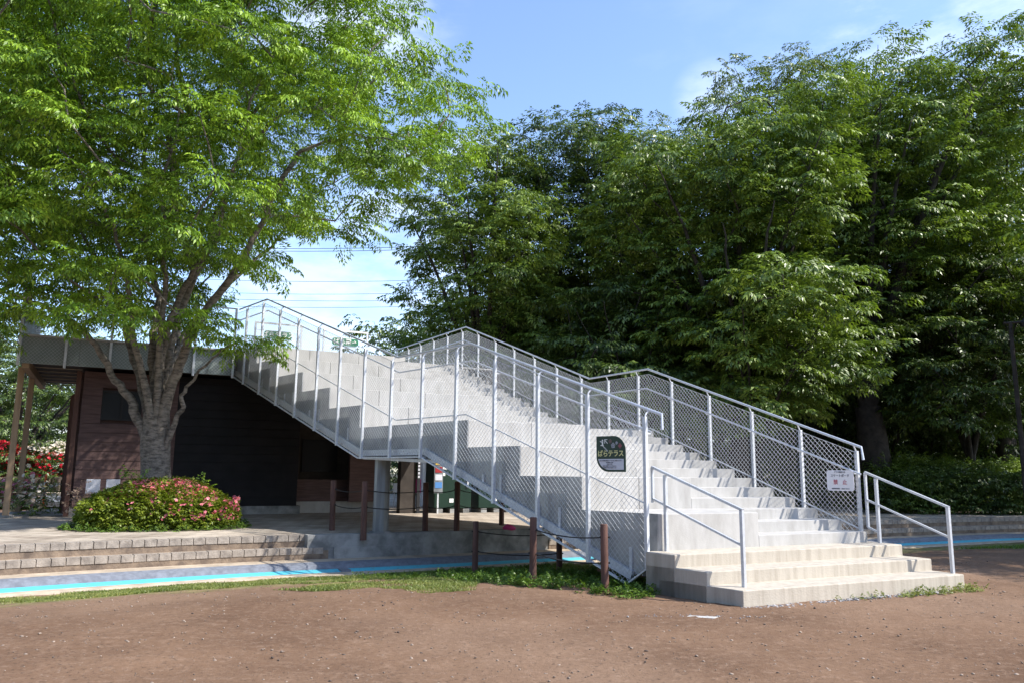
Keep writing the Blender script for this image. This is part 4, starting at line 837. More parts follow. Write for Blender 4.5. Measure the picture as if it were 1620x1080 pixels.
def tree(name, label, trunk_pts, trunk_r, limbs, centres, T, leafmat, barkmat, per=14, crad=0.75, cflat=0.34, cat='tree', group=None, twig=0.011, spread=1.0, sc_rng=(0.8, 1.2), sides=12, limb_r=None):
    base = np.array(trunk_pts[0], float); root = empty(name, base); tag(root, label, cat, group)
    nodes = []; par = []; fixed_r = []
    wood = MB()
    tp = catmull([np.array(p, float) for p in trunk_pts], 5); tr = np.interp(np.linspace(0, 1, len(tp)), np.linspace(0, 1, len(trunk_r)), trunk_r)
    tr = tr*(1+0.03*np.sin(np.arange(len(tr))*1.9))
    wood.tube(list(tp), tr, n=sides)
    def addpath(pts, radii):
        for i, p in enumerate(pts): nodes.append(np.array(p)); fixed_r.append(radii[i])
    addpath(tp[len(tp)//2:], tr[len(tp)//2:])
    for li, lb in enumerate(limbs):
        lp = catmull([np.array(p, float) for p in lb], 5)
        r0 = limb_r[li] if limb_r else trunk_r[-1]*0.62
        rr = r0*(1-0.92*np.linspace(0, 1, len(lp))**0.72)
        jit = rng.normal(0, 0.025, lp.shape); jit[:8] = 0; lp = lp+jit
        wood.tube(list(lp), rr, n=8); addpath(lp, rr)
    nfix = len(nodes)
    C = np.array(centres); d0 = np.linalg.norm(C[:, :2]-base[:2], axis=1)+0.25*np.abs(C[:, 2]-tp[-1][2]); order = np.argsort(d0)
    NP_ = np.array(nodes); NN = [*NP_]; parent_ = [-1]*nfix; load = [0]*nfix; cn = []
    for k in order:
        c = C[k]; A = np.array(NN); dd = A-c; dist = np.linalg.norm(dd, axis=1)
        nd = np.linalg.norm(A[:, :2]-base[:2], axis=1); pen = np.maximum(0, nd-np.linalg.norm(c[:2]-base[:2]))*0.8+np.maximum(0, A[:, 2]-c[2])*0.5
        j = int(np.argmin(dist+pen)); a = A[j]; idx = j
        L_ = np.linalg.norm(c-a); nseg = max(2, int(L_/0.7))
        bow = np.array([0, 0, 0.10*L_])+rng.normal(0, 0.05*L_, 3)
        for q in range(1, nseg+1):
            f = q/nseg; p = a+(c-a)*f+bow*4*f*(1-f)*0.5+(rng.normal(0, 0.035, 3) if q < nseg else 0)
            NN.append(p); parent_.append(idx); load.append(0); idx = len(NN)-1
        cn.append(idx)
        while idx >= nfix: load[idx] += 1; idx = parent_[idx]
    child = {}
    for i in range(nfix, len(NN)): child.setdefault(parent_[i], []).append(i)
    rad = lambda i: min(twig*(1+load[i])**0.52, 0.16)
    # chains as continuous tubes
    for p0 in list(child):
        for c0 in child[p0]:
            if p0 >= nfix and load[c0] == max(load[q] for q in child[p0]) and c0 == max(child[p0], key=lambda q: load[q]): continue
            ch = [p0, c0]
            while ch[-1] in child: ch.append(max(child[ch[-1]], key=lambda q: load[q]))
            rr = [rad(ch[1])*1.05]+[rad(i) for i in ch[1:]]; rr[-1] *= 0.5
            wood.tube([NN[i] for i in ch], rr, n=5)
    wood.build('trunk', barkmat, root, smooth=True)
    # shoots
    Cs = np.repeat(C, per, axis=0); n = len(Cs); ang = rng.uniform(0, 2*math.pi, n); rr = crad*np.sqrt(rng.uniform(0, 1, n))*spread
    zz = rng.normal(0, cflat*0.5, n)*crad-0.22*(rr/crad)**2*crad
    P = Cs+np.stack([rr*np.cos(ang), rr*np.sin(ang), zz], 1)
    out = Cs-np.array([base[0], base[1], 0]); oy = np.arctan2(out[:, 1], out[:, 0])
    yaw = np.where(rng.uniform(0, 1, n) < 0.35, oy+rng.normal(0, 0.7, n), ang+rng.normal(0, 0.5, n)); pitch = rng.normal(-0.08, 0.28, n)
    place_sprays('crown', T, P, yaw, pitch, rng.uniform(*sc_rng, n), leafmat, root)
    return root
def lobes(c, R_, H_, k, seed):
    r = np.random.default_rng(seed); L_ = [(np.array(c), np.array([R_*0.62, R_*0.62, H_*0.5]))]
    for i in range(k):
        a = r.uniform(0, 2*math.pi); q = r.uniform(0.4, 0.75)*R_; h = r.uniform(-0.32, 0.36)*H_
        L_.append((np.array(c)+[q*math.cos(a), q*math.sin(a), h], np.array([R_*r.uniform(.28, .48)]*2+[H_*r.uniform(.14, .26)])))
    return L_
def sample_lobes(L_, n, shell=0.45):
    w_ = np.array([l[1].prod()**0.72 for l in L_]); w_ /= w_.sum(); k = rng.choice(len(L_), n, p=w_)
    d = rng.normal(0, 1, (n, 3)); d /= np.linalg.norm(d, axis=1)[:, None]; r = rng.uniform(0, 1, n)**shell
    return np.array([L_[q][0] for q in k])+d*r[:, None]*np.array([L_[q][1] for q in k])

T_near = [spray_template(0.55, 8, 5, 0.105, 0.36, 0.55) for _ in range(5)]
T_mid = [spray_template(0.7, 6, 4, 0.165, 0.40, 0.35, sag=0.35) for _ in range(4)]
T_far = [spray_template(1.0, 5, 3, 0.26, 0.48, 0.45, 3) for _ in range(4)]

# the big zelkova on the pavement
TX, TD = 246, 18.5
A = lambda x, y, d: at(x, y, d)
bx = at(246, 760, TD); tb = np.array([bx[0], bx[1], PAVE-0.1])
trunk = [tb, tb+[0.02, 0, 0.35], tb+[0.02, 0, 0.9], A(246, 690, TD), A(250, 630, TD), A(258, 570, TD+0.1), A(262, 510, TD+0.3)]
lim = [
 [A(245, 735, 18.5), A(231, 690, 18.45), A(209, 640, 18.35), A(183, 600, 18.2), A(150, 545, 17.9), A(100, 500, 17.5), A(30, 470, 17.0), A(-60, 445, 16.4)],
 [A(243, 705, 18.5), A(234, 650, 18.55), A(221, 595, 18.7), A(205, 545, 18.9), A(188, 470, 19.4), A(140, 390, 20.0), A(90, 300, 20.8), A(20, 200, 21.5)],
 [A(246, 680, 18.6), A(245, 610, 18.75), A(243, 540, 18.9), A(250, 470, 19.2), A(232, 380, 19.8), A(229, 250, 20.3), A(222, 150, 20.6), A(240, 0, 20.8), A(245, -160, 21)],
 [A(248, 680, 18.5), A(256, 610, 18.45), A(272, 540, 18.45), A(290, 480, 18.4), A(325, 400, 18.2), A(350, 320, 18.0), A(385, 240, 17.8), A(440, 185, 17.6), A(530, 165, 17.4), A(600, 120, 17.0), A(650, 90, 16.8)],
 [A(251, 690, 18.4), A(266, 625, 18.25), A(288, 565, 18.0), A(322, 500, 17.6), A(370, 430, 17.2), A(420, 340, 16.9), A(465, 250, 16.6), A(490, 235, 16.5), A(560, 215, 16.2), A(640, 225, 16.0)],
 [A(254, 725, 18.45), A(270, 685, 18.35), A(288, 640, 18.2), A(300, 605, 18.1), A(345, 560, 17.8), A(372, 535, 17.6)],
 [A(247, 670, 18.35), A(252, 600, 18.2), A(264, 520, 17.9), A(300, 440, 17.4), A(345, 370, 16.9), A(360, 300, 16.5), A(400, 160, 16.2), A(440, 80, 16.0), A(490, 10, 15.9)],
 [A(244, 690, 18.35), A(232, 620, 18.1), A(213, 540, 17.6), A(200, 450, 16.9), A(178, 360, 16.2), A(140, 290, 15.6), A(60, 190, 15.2)],
 [A(250, 680, 18.6), A(264, 605, 18.8), A(292, 530, 19.2), A(350, 460, 19.8), A(430, 390, 20.3), A(480, 320, 20.6), A(560, 270, 21)],
 [A(248, 670, 18.35), A(251, 590, 18.1), A(255, 500, 17.7), A(262, 400, 17.0), A(255, 300, 16.3), A(280, 200, 15.8), A(270, 100, 15.5)],
]
inc = [(-420, -420), (-420, 470), (-60, 560), (60, 545), (120, 500), (170, 545), (215, 520), (300, 545), (345, 500), (400, 470), (432, 455), (450, 385), (520, 372), (535, 340), (490, 300), (520, 270), (560, 312), (640, 300), (690, 275), (725, 235), (745, 150), (722, 110), (690, 130), (665, 60), (660, -60), (600, -420)]
exc = [[(80, -10), (128, -10), (118, 55), (84, 45)], [(545, 190), (590, 155), (655, 145), (668, 175), (630, 180), (560, 184)], [(460, 200), (505, 200), (495, 235), (462, 230)], [(140, 195), (170, 195), (170, 225), (140, 225)], [(240, 205), (262, 205), (262, 240), (240, 240)], [(70, 418), (140, 415), (130, 440), (75, 445)], [(505, 285), (560, 290), (560, 300), (500, 330)], [(425, 5), (500, -5), (520, 30), (450, 45)]]
cc = np.array([tb[0]-0.2, tb[1]-0.3, 9.6])
def crown_sample(n):
    d = rng.normal(0, 1, (n, 3)); d /= np.linalg.norm(d, axis=1)[:, None]; r = rng.uniform(0, 1, n)**0.4
    return cc+d*r[:, None]*np.array([8.9, 5.0, 6.6])
P = crown_sample(9000); P[:, 2] += 0.02*np.linalg.norm(P[:, :2]-cc[:2], axis=1)**2
P = P[P[:, 2] > 4.0+0.0*P[:, 0]]; q = proj(P); ok = in_poly(q, inc)
for ox, oy in [(48, 0), (-30, 0), (0, 42), (30, 30)]: ok &= in_poly(q+[ox, oy], inc) | ((q[:, 0]+ox < 330) & (oy == 0))
for e_ in exc:
    for ox, oy in [(0, 0), (30, 0), (-30, 0), (0, 25), (0, -25)]: ok &= ~in_poly(q+[ox, oy], e_)
P = P[ok]
# openings on the sunny side, where the light reaches the bush, the trunk foot, the wall and the steps
SD = np.array(sd)
tg = [(-6.2, 17.4, 0.9), (-7.0, 17.3, 1.1), (-7.8, 17.2, 1.1), (-6.6, 16.7, 0.6), (-8.6, 17.0, 0.9), (bx[0], bx[1], 1.5), (bx[0], bx[1], 2.3), (-10.2, 20.2, 1.2), (-10.6, 20.2, 2.1), (-9.6, 20.4, 1.6), (-7, 15.6, 0.3), (-8.5, 15.0, 0.3), (-5, 15.6, 0.3), (-9.8, 15.5, 0.3), (-11.3, 19.0, 0.3), (-7, 14.0, 0), (-9.2, 13.5, 0)]
tg += [(x_, y_, 0.3) for x_ in np.arange(-9.3, -4.9, 1.1) for y_ in (15.4, 16.3)]+[(x_, y_, 1.6) for x_, y_ in ((-10.9, 20.2), (-9.9, 20.6), (-11.2, 20.0))]
hit = np.zeros(len(P), bool)
for t_ in tg:
    w_ = P-np.array(t_); al = w_@SD; dd = np.linalg.norm(w_-al[:, None]*SD, axis=1); hit |= (dd < (1.75 if t_[1] > 19.5 else 1.3)) & (al > 0)
P = P[~hit | (rng.uniform(0, 1, len(P)) < 0.08)]
P = P[(P[:, 2] < 13.8) | (rng.uniform(0, 1, len(P)) < 0.35)]
keep = []
for p in P:
    if all(((p-k_)*[1, 1, 1.55] @ ((p-k_)*[1, 1, 1.55])) > 2.1 for k_ in keep): keep.append(p)
keep = keep[:420]; print('near clusters', len(keep))
extra = [A(378, 536, 17.6), A(700, 125, 16.6), A(712, 180, 16.6), A(650, 262, 16.4), A(680, 230, 16.4), A(580, 295, 16.6), A(530, 350, 17.4)]
low = len(keep)
zel = tree('zelkova_tree', 'large bright green zelkova growing out of the azalea bush before the brown building', trunk, [0.44, 0.36, 0.33, 0.32, 0.25, 0.18, 0.11], lim, keep+extra, T_near, M['leaf_near'], M['bark'], per=26, crad=0.80, cflat=0.12, limb_r=[0.17, 0.16, 0.16, 0.15, 0.16, 0.10, 0.12, 0.12, 0.12, 0.12], sides=20)
print('clusters', len(keep))

# trees behind the stair, left to right
def bg_tree(label, px, depth, z0, ztop, Rw, n, lm, seed, lower=None, per=12, crad=1.0, T=None, bark='dark_bark', tr=0.38, name='broadleaf_tree', group='tall trees behind the stair', k=9, tilt=0.0, flat=0.13, shell=0.42):
    b = at(px, 740, depth); base = np.array([b[0], b[1], 0.0]); r = np.random.default_rng(seed)
    c = (base[0]+tilt, base[1], (z0+ztop)/2); H_ = (ztop-z0)
    L_ = lobes(c, Rw, H_, k, seed); P = sample_lobes(L_, n*9, shell); P = P[(P[:, 2] > z0) & (P[:, 2] < ztop)]
    keepb = []; mind = (crad*1.5)**2
    for p in P:
        if len(keepb) >= n: break
        if all(((p-q_)*[1, 1, 1.9]) @ ((p-q_)*[1, 1, 1.9]) > mind for q_ in keepb): keepb.append(p)
    th = z0*0.55+0.6; lean = r.normal(0, 0.25, 2)
    tk = [base+[0, 0, -0.2], base+[lean[0]*0.3, lean[1]*0.3, th*0.5], base+[lean[0], lean[1], th]]
    lb = []
    for i in range(10):
        a = 2*math.pi*i/10+r.uniform(-0.3, 0.3); q = Rw*r.uniform(0.45, 0.95); e = np.array([c[0]+q*math.cos(a), c[1]+q*math.sin(a)-0.12*Rw, min(z0+H_*r.uniform(0.45, 0.85), ztop-1.2)])
        s0 = tk[-1]; lb.append([s0-[0, 0, 0.3], s0+(e-s0)*[0.25, 0.25, 0.35], s0+(e-s0)*[0.6, 0.6, 0.7], e])
    return tree(name, label, tk, [tr*1.3, tr, tr*0.8], lb, keepb, T or T_mid, M[lm], M[bark], per=per, crad=crad, cflat=flat, group=group, twig=0.014, limb_r=[tr*0.5]*10, sides=10)
zt = lambda y, d: EYE+d*math.tan(math.atan((540-y)/F_PX)+PITCH)+0.15
bg_tree('slender tree with open layered foliage, leftmost of the trees behind the stair', 765, 33, 4.6, zt(215, 33), 4.0, 210, 'leaf_far', 11, crad=1.0, per=24)
bg_tree('dark rounded tree second from the left behind the stair, above the upper landing', 930, 35, 4.8, zt(205, 35), 3.9, 200, 'leaf_dark', 12, crad=1.0, per=24)
bg_tree('olive tinted tree in the middle of the row behind the stair', 1050, 37, 5.0, zt(200, 37), 4.0, 200, 'leaf_olive', 13, crad=1.0, k=11, per=24)
bg_tree('broad green tree with low drooping branches behind the lower flight', 1165, 29, 4.4, zt(160, 29), 4.2, 240, 'leaf_far', 14, crad=1.0, tr=0.45, per=25)
bg_tree('tall tree with a spreading flat topped crown, right of the middle of the row', 1300, 38, 7.0, zt(82, 38), 4.7, 230, 'leaf_olive', 15, crad=1.1, tr=0.5, per=25)
bg_tree('massive thick trunked tree behind the right handrail, tallest of all', 1388, 31, 6.6, zt(62, 31), 5.4, 300, 'leaf_far', 16, crad=1.1, tr=0.60, tilt=1.6, per=25)
bg_tree('tall blue green tree at the right edge of the photo', 1590, 36, 6.0, zt(115, 36), 5.6, 250, 'leaf_far', 17, crad=1.1, tr=0.45, per=25)
bg_tree('low branched shade tree before the forest, right of the thick trunk', 1535, 32, 3.3, 10.5, 4.6, 170, 'leaf_dark', 18, crad=1.0, tr=0.22, per=24)
bg_tree('small understory tree with pale leaf tips behind the middle of the lower flight', 1200, 27, 2.9, 8.2, 3.7, 120, 'leaf_far', 29, crad=0.9, tr=0.2, per=24)
bg_tree('small dark understory tree behind the far landing fence', 1010, 30, 2.6, 9.5, 4.0, 140, 'leaf_dark', 20, crad=1.0, tr=0.2, per=24)
# neighbours of the zelkova on the left, and a shade tree off to the right
bg_tree('second bright green zelkova at the left edge, behind the first', -140, 24, 6.5, 19.5, 5.0, 130, 'leaf_near', 21, crad=0.95, tr=0.4, group='trees on the left', bark='bark')
bg_tree('dark leafy tree behind the timber posts of the deck', 40, 42, 0.8, 9.5, 5.5, 170, 'leaf_dark', 22, crad=1.2, tr=0.3, group='trees on the left')
bg_tree('green tree beyond the road at the far left edge', -90, 46, 0.6, 12, 6.5, 170, 'leaf_dark', 23, crad=1.3, tr=0.3, group='trees on the left')
bg_tree('second broad tree off the right edge shading the seating steps', 2040, 22.5, 4.5, 14, 5.4, 170, 'leaf_far', 25, crad=1.1, tr=0.4, T=T_far, per=10, group='trees on the right')
def side_tree():
    global at
    keep_at = at; at = lambda a_, b_, c_: np.array([17.2, 12.7, 0.0])
    t_ = bg_tree('small open tree off the right edge dappling the dirt beside the steps', 0, 0, 6.0, 11.5, 2.9, 60, 'leaf_far', 27, crad=0.9, tr=0.16, per=13, group='trees on the right'); at = keep_at; return t_
side_tree()
sh = bg_tree('broad tree off the right edge whose shade falls on the grass', 1620+760, 17.5, 4.5, 13, 5.2, 150, 'leaf_far', 24, crad=1.1, tr=0.4, T=T_far, per=9, group='trees on the right')
# forest rows further back: each trunk and crown a tree of its own, sharing three crowns
protos = []
forest_labels = ['deep green forest tree standing in the back rows', 'forest tree of mixed greens in the back rows', 'dark dense forest tree in the back rows']
for k, (lm, sd_) in enumerate([('leaf_dark', 31), ('leaf_olive', 32), ('leaf_dark', 33)]):
    protos.append(bg_tree('x', 810, 60, 0.6, 13.5+k, 5.6, 110, lm, sd_, crad=1.6, T=T_far, per=11, name='forest_tree', group='forest trees behind the row', tr=0.26, flat=0.45, shell=0.6))
def dup(root, loc, rz, sc_):
    r_ = root.copy(); col.objects.link(r_); r_.location = loc; r_.rotation_euler = (0, 0, rz); r_.scale = (sc_, sc_, sc_)
    for ch in root.children:
        c = ch.copy(); col.objects.link(c); c.parent = r_; c.matrix_parent_inverse = ch.matrix_parent_inverse
    return r_
spots = []
for px in range(700, 1800, 95): spots.append((px+random.uniform(-20, 20), 47+random.uniform(-2, 2), random.uniform(0.8, 0.98)))
for px in range(640, 1840, 90): spots.append((px+random.uniform(-20, 20), 60+random.uniform(-3, 3), random.uniform(0.9, 1.15)))
for px in range(1330, 1800, 80): spots.append((px+random.uniform(-15, 15), 39+random.uniform(-1.5, 1.5), random.uniform(0.62, 0.78)))
for px in (-160, -60, 40, 130, 230, 330): spots.append((px, 58+random.uniform(-3, 3), random.uniform(0.6, 0.75)))
for i, (px, dp, s_) in enumerate(spots):
    b = at(px, 740, dp); pr_ = protos[i % 3]
    if i < 3: pr_.location = (b[0], b[1], 0.0); pr_.scale = (s_,)*3; o = pr_
    else: o = dup(pr_, (b[0], b[1], 0.0), random.uniform(0, 6.28), s_)
    side = 'left of the deck posts' if px < 400 else ('above the far fence' if px < 1150 else 'behind the hedge')
    o['label'] = forest_labels[i % 3]+' '+side; o['group'] = forest_labels[i % 3]+' '+side

belt = []  # unseen belt of trees added behind the camera to cut the low sky fill
for i in range(2600):
    a = rng.uniform(math.radians(100), math.radians(330)); q = 36+rng.uniform(0, 7)+3*math.sin(a*9)
    belt.append((q*math.cos(a-math.radians(35))*1.0, q*math.sin(a-math.radians(35)), rng.uniform(0.3, 14.5+2.5*math.sin(a*13))))
belt = np.array(belt); belt = belt[(belt[:, 1] < 4) & ~((belt[:, 1] > -14) & (belt[:, 0] > 0))]
T_belt = [spray_template(2.6, 5, 3, 0.95, 0.6, 0.3, 3) for _ in range(3)]
bo = place_sprays('added_wood_belt', T_belt, belt, rng.uniform(0, 6.28, len(belt)), rng.normal(0, 0.4, len(belt)), rng.uniform(0.8, 1.3, len(belt)), M['leaf_dark'], None); tag(bo, 'unseen wood added round the rest of the field to block low sky light', 'wood', kind='stuff')
# hedges
def leafy_mass(name, P, leafmat, label, cat, T, scale=(0.7, 1.1), parent=None, group=None, kind=None):
    n = len(P); o = place_sprays(name, T, P, rng.uniform(0, 6.28, n), rng.normal(0.25, 0.45, n), rng.uniform(*scale, n), leafmat, parent)
    if label: tag(o, label, cat, group, kind)
    return o
T_small = [spray_template(0.26, 5, 3, 0.062, 0.5, 0.1, 3) for _ in range(4)]
T_tiny = [spray_template(0.13, 4, 3, 0.042, 0.55, 0.0, 3) for _ in range(4)]
def box_points(x0, x1, y0, y1, z0, z1, n, wob=0.12):
    P = rng.uniform(0, 1, (n, 3)); f = rng.integers(0, 3, n); P[f == 0, 2] = 1-rng.exponential(0.04, (f == 0).sum()); P[f == 1, 1] = rng.exponential(0.05, (f == 1).sum()); P = np.clip(P, 0, 1)
    P = P*[x1-x0, y1-y0, z1-z0]+[x0, y0, z0]; P[:, 2] += wob*np.sin(P[:, 0]*1.3)*np.sin(P[:, 0]*0.47+1)*(P[:, 2]-z0)/(z1-z0); return P
T_hedge = [spray_template(0.4, 5, 3, 0.10, 0.5, 0.15, 3) for _ in range(4)]
leafy_mass('hedge', box_points(13.0, 30, 27.6, 29.2, 0.3, 1.45, 5200), M['leaf_dark'], 'dark clipped hedge on the bank above the right seating steps', 'hedge', T_hedge)
leafy_mass('hedge', box_points(13.5, 34, 30.2, 32.5, 0.3, 1.95, 4200), M['leaf_far'], 'lighter loose hedge behind the dark clipped one', 'hedge', T_hedge)
leafy_mass('ground_cover', box_points(-2, 40, 33, 60, 0.15, 0.6, 2500, 0.1), M['leaf_dark'], 'low leafy undergrowth on the forest floor', 'undergrowth', T_far, kind='stuff')

# azalea bush round the zelkova
az = empty('azalea_bush', (bx[0]+0.4, bx[1]-0.7, PAVE)); tag(az, 'rounded azalea bush with pink flowers round the foot of the zelkova', 'bush')
ac = np.array([-7.62, 17.6, PAVE]); 
def bush_h(x, y):
    X_, Y_ = (x-ac[0]), (y-ac[1]); a = 0.43; xr = X_*math.cos(a)+Y_*math.sin(a); yr = -X_*math.sin(a)+Y_*math.cos(a)
    q = (np.abs(xr)/1.52)**2.3+(np.abs(yr)/1.1)**2.2
    return np.where(q < 1, (0.86+0.07*np.sin(x*3.1)+0.05*np.sin(y*4+x*2))*(1-q)**0.42, -1)
P = np.column_stack([rng.uniform(-10, -5, 60000), rng.uniform(15.5, 20, 60000)]); h = bush_h(P[:, 0], P[:, 1]); P = P[h > 0]; h = h[h > 0]
P = np.column_stack([P, PAVE+h*(1-rng.exponential(0.07, len(h)))]); P = P[(P[:, 2] > PAVE+0.02)][:11000]
leafy_mass('foliage', P, M['leaf_azalea'], None, None, T_tiny, (0.8, 1.3), az)
# side fill
th_ = rng.uniform(0, 2*math.pi, 2600); 
Qf = []
for t_ in th_:
    for rr_ in (0.97, 0.93, 0.9):
        xr = 1.52*np.sign(math.cos(t_))*abs(math.cos(t_))**(2/2.3)*rr_; yr = 1.1*np.sign(math.sin(t_))*abs(math.sin(t_))**(2/2.2)*rr_
        a = 0.43; Qf.append((ac[0]+xr*math.cos(a)-yr*math.sin(a), ac[1]+xr*math.sin(a)+yr*math.cos(a), PAVE+rng.uniform(0.03, 0.45)))
leafy_mass('foliage', np.array(Qf), M['leaf_azalea'], None, None, T_tiny, (0.8, 1.2), az)
def flowers(name, P, R_, material, parent, petals=5, cup=0.35):
    n = len(P); V = []; 
    d = rng.normal(0, 0.45, (n, 3))+[0, -0.45, 0.75]; d /= np.linalg.norm(d, axis=1)[:, None]; a = np.cross(d, [0.3, 0.1, 1]); a /= np.linalg.norm(a, axis=1)[:, None]; b = np.cross(d, a)
    r = (R_*rng.uniform(0.75, 1.2, n))[:, None]
    for k in range(petals):
        th = 2*math.pi*k/petals; e = a*math.cos(th)+b*math.sin(th); f = -a*math.sin(th)+b*math.cos(th)
        V.append(np.stack([P, P+e*r*0.65+f*r*0.38+d*r*cup*0.7, P+e*r+d*r*cup*0.6, P+e*r*0.65-f*r*0.38+d*r*cup*0.7], 1))
    V = np.concatenate(V).reshape(-1, 3); return mesh_np(name, V, np.arange(len(V), dtype=np.int32).reshape(-1, 4), material, parent)
P = np.column_stack([rng.uniform(-10, -5, 22000), rng.uniform(15.5, 20, 22000)]); h = bush_h(P[:, 0], P[:, 1]); ok = h > 0
P = P[ok]; h = h[ok]; xr = (P[:, 0]-ac[0]+0.3*(P[:, 1]-ac[1])); clump = np.sin(P[:, 0]*5.1)*np.sin(P[:, 1]*4.3+1)
pr_ = np.clip(0.6+0.36*(xr+0.2), 0.3, 1.0)*(0.5+0.7*(clump > -0.1)); ok = rng.uniform(0, 1, len(P)) < pr_
P = np.column_stack([P[ok], PAVE+h[ok]+0.10])[:2600]; flowers('flowers', P, 0.046, M['petal_pink'], az)
side = []
for t_ in rng.uniform(-2.5, 0.35, 330):
    xr = 1.60*np.sign(math.cos(t_))*abs(math.cos(t_))**(2/2.3); yr = 1.2*np.sign(math.sin(t_))*abs(math.sin(t_))**(2/2.2)
    if rng.uniform() < np.clip(0.25+0.4*xr, 0.05, 1): side.append((ac[0]+xr*math.cos(0.43)-yr*math.sin(0.43), ac[1]+xr*math.sin(0.43)+yr*math.cos(0.43), PAVE+rng.uniform(0.2, 0.65)))
flowers('flowers', np.array(side), 0.040, M['petal_pink'], az)
mb = MB()
bed = []
for t_ in np.linspace(0, 2*math.pi, 40, endpoint=False):
    xr = 1.75*np.sign(math.cos(t_))*abs(math.cos(t_))**0.75; yr = 1.35*np.sign(math.sin(t_))*abs(math.sin(t_))**0.75; bed.append((ac[0]+xr*math.cos(0.43)-yr*math.sin(0.43), ac[1]+xr*math.sin(0.43)+yr*math.cos(0.43)))
mb.prism(bed, PAVE-0.1, PAVE+0.015); tag(mb.build('planting_bed', soil), 'dark soil bed under the azaleas', kind='structure')
bd = np.array(bed); ii_ = rng.integers(0, len(bd), 420); P = np.column_stack([bd[ii_]+rng.normal(0, 0.08, (420, 2))*[1, 0.6], np.full(420, PAVE+0.02)]); P = P[P[:, 1] < 18.6]
leafy_mass('ground_cover', P, M['leaf_weed'], 'small green weeds round the edge of the azalea bed', 'weeds', T_tiny, (0.5, 0.9), kind='stuff')
# a few upright shoots in the bush and a dry plant by the wall
def shoot(label, base, h, n, leafmat, name='sapling'):
    r_ = empty(name, base); tag(r_, label, 'plant'); mb = MB(); ends = []
    for i in range(n):
        a = rng.uniform(0, 6.28); e = np.array(base)+[0.25*h*math.cos(a), 0.25*h*math.sin(a), h*rng.uniform(0.75, 1.1)]
        mb.tube([np.array(base)+[0, 0, -0.05], np.array(base)+(e-np.array(base))*[0.3, 0.3, 0.6], e], [0.007, 0.005, 0.003], n=5)
        for f in (0.7, 0.85, 1.0): ends.append(np.array(base)+(e-np.array(base))*[f, f, f])
    mb.build('stem', M['dark_bark'], r_); leafy_mass('leaves', np.array(ends), leafmat, None, None, T_small, (0.6, 0.9), r_)
shoot('leafy sapling shoot rising from the azaleas left of the trunk', tuple(at(200, 765, 17.2)-[0, 0, 0.35]), 0.62, 4, M['leaf_near'])
shoot('thin weed shoot rising behind the right end of the azaleas', tuple(at(325, 775, 18.3)-[0, 0, 0.3]), 0.45, 3, M['leaf_near'])
dr_ = mat('dry_leaves', (0.42, 0.3, 0.22), 0.9, var=0.4)
r_ = empty('dry_shrub', tuple(S(-7.15, DT-0.25, PAVE))); tag(r_, 'dry pale brown shrub at the corner of the brown wall', 'shrub')
P = rng.normal(0, 1, (110, 3))*[0.17, 0.12, 0.2]+S(-7.15, DT-0.25, PAVE+0.42); P = P[P[:, 2] > PAVE+0.03]
leafy_mass('leaves', P, dr_, None, None, T_tiny, (0.6, 1.0), r_)
mb = MB(); b0 = S(-7.15, DT-0.25, PAVE)
for i in range(12): e = b0+[rng.normal(0, 0.2), rng.normal(0, 0.15), rng.uniform(0.4, 0.8)]; mb.tube([b0, (b0+e)/2+[0, 0, 0.05], e], [0.008, 0.005, 0.003], n=4)
mb.build('stems', dr_, r_)

# rose beds beyond the road, rough stone wall below them
wl = MB(); x = -34.0
while x < -13.5:
    w_ = rng.uniform(0.35, 0.8); 
    for row in range(2):
        z_ = PAVE+0.12+row*0.36; y0 = 38.5+(x+30)*0.05+rng.uniform(-0.05, 0.08)
        wl.prism([(x+0.02, y0), (x+w_-0.02, y0+rng.uniform(-.05, .05)), (x+w_-0.03, y0+0.5), (x+0.03, y0+0.5)], z_+0.01, z_+0.35+rng.uniform(-0.03, 0.02))
    x += w_
tag(wl.build('stone_wall', M['stone_wall'], bevel=0.05), 'low wall of rough dark stones below the red and white roses', 'wall')
for k, (xc, lab, main) in enumerate([(-31, 'rose bush mostly pale pink and white at the far left above the stone wall', 'petal_white'), (-28.2, 'rose bush with red flowers below white ones, left of the timber posts', 'petal_red'), (-25.6, 'rose bush thick with red flowers between the timber posts and the building', 'petal_red'), (-23.0, 'rose bush with white tops beside the building corner', 'petal_white'), (-20.4, 'red rose bush partly hidden by the building corner', 'petal_red')]):
    r_ = empty('rose_bush', (xc, 39.8, PAVE+0.8)); tag(r_, lab, 'rose bush', 'rose bushes above the stone wall')
    P = rng.normal(0, 1, (420, 3)); P /= np.linalg.norm(P, axis=1)[:, None]; P *= rng.uniform(0.6, 1, (420, 1))**0.4; P = P*[1.65, 0.8, 0.95]+[xc, 40, PAVE+1.45]; P = P[P[:, 2] > PAVE+0.8]
    leafy_mass('foliage', P, M['leaf_dark'], None, None, T_hedge, (0.7, 1.1), r_)
    F = rng.normal(0, 1, (1600, 3)); F /= np.linalg.norm(F, axis=1)[:, None]; F = F[F[:, 1] < 0.2]*[1.75, 0.95, 1.08]+[xc, 39.95, PAVE+1.5]; F = F[F[:, 2] > PAVE+0.8]
    lowf = F[F[:, 2] < PAVE+2.05]; hi = F[F[:, 2] >= PAVE+1.9]
    flowers('flowers', lowf[:300], 0.085, M['petal_red'], r_, 6); flowers('flowers', hi[:260], 0.085, M['petal_white' if main == 'petal_white' or k == 1 else 'petal_red'], r_, 6)
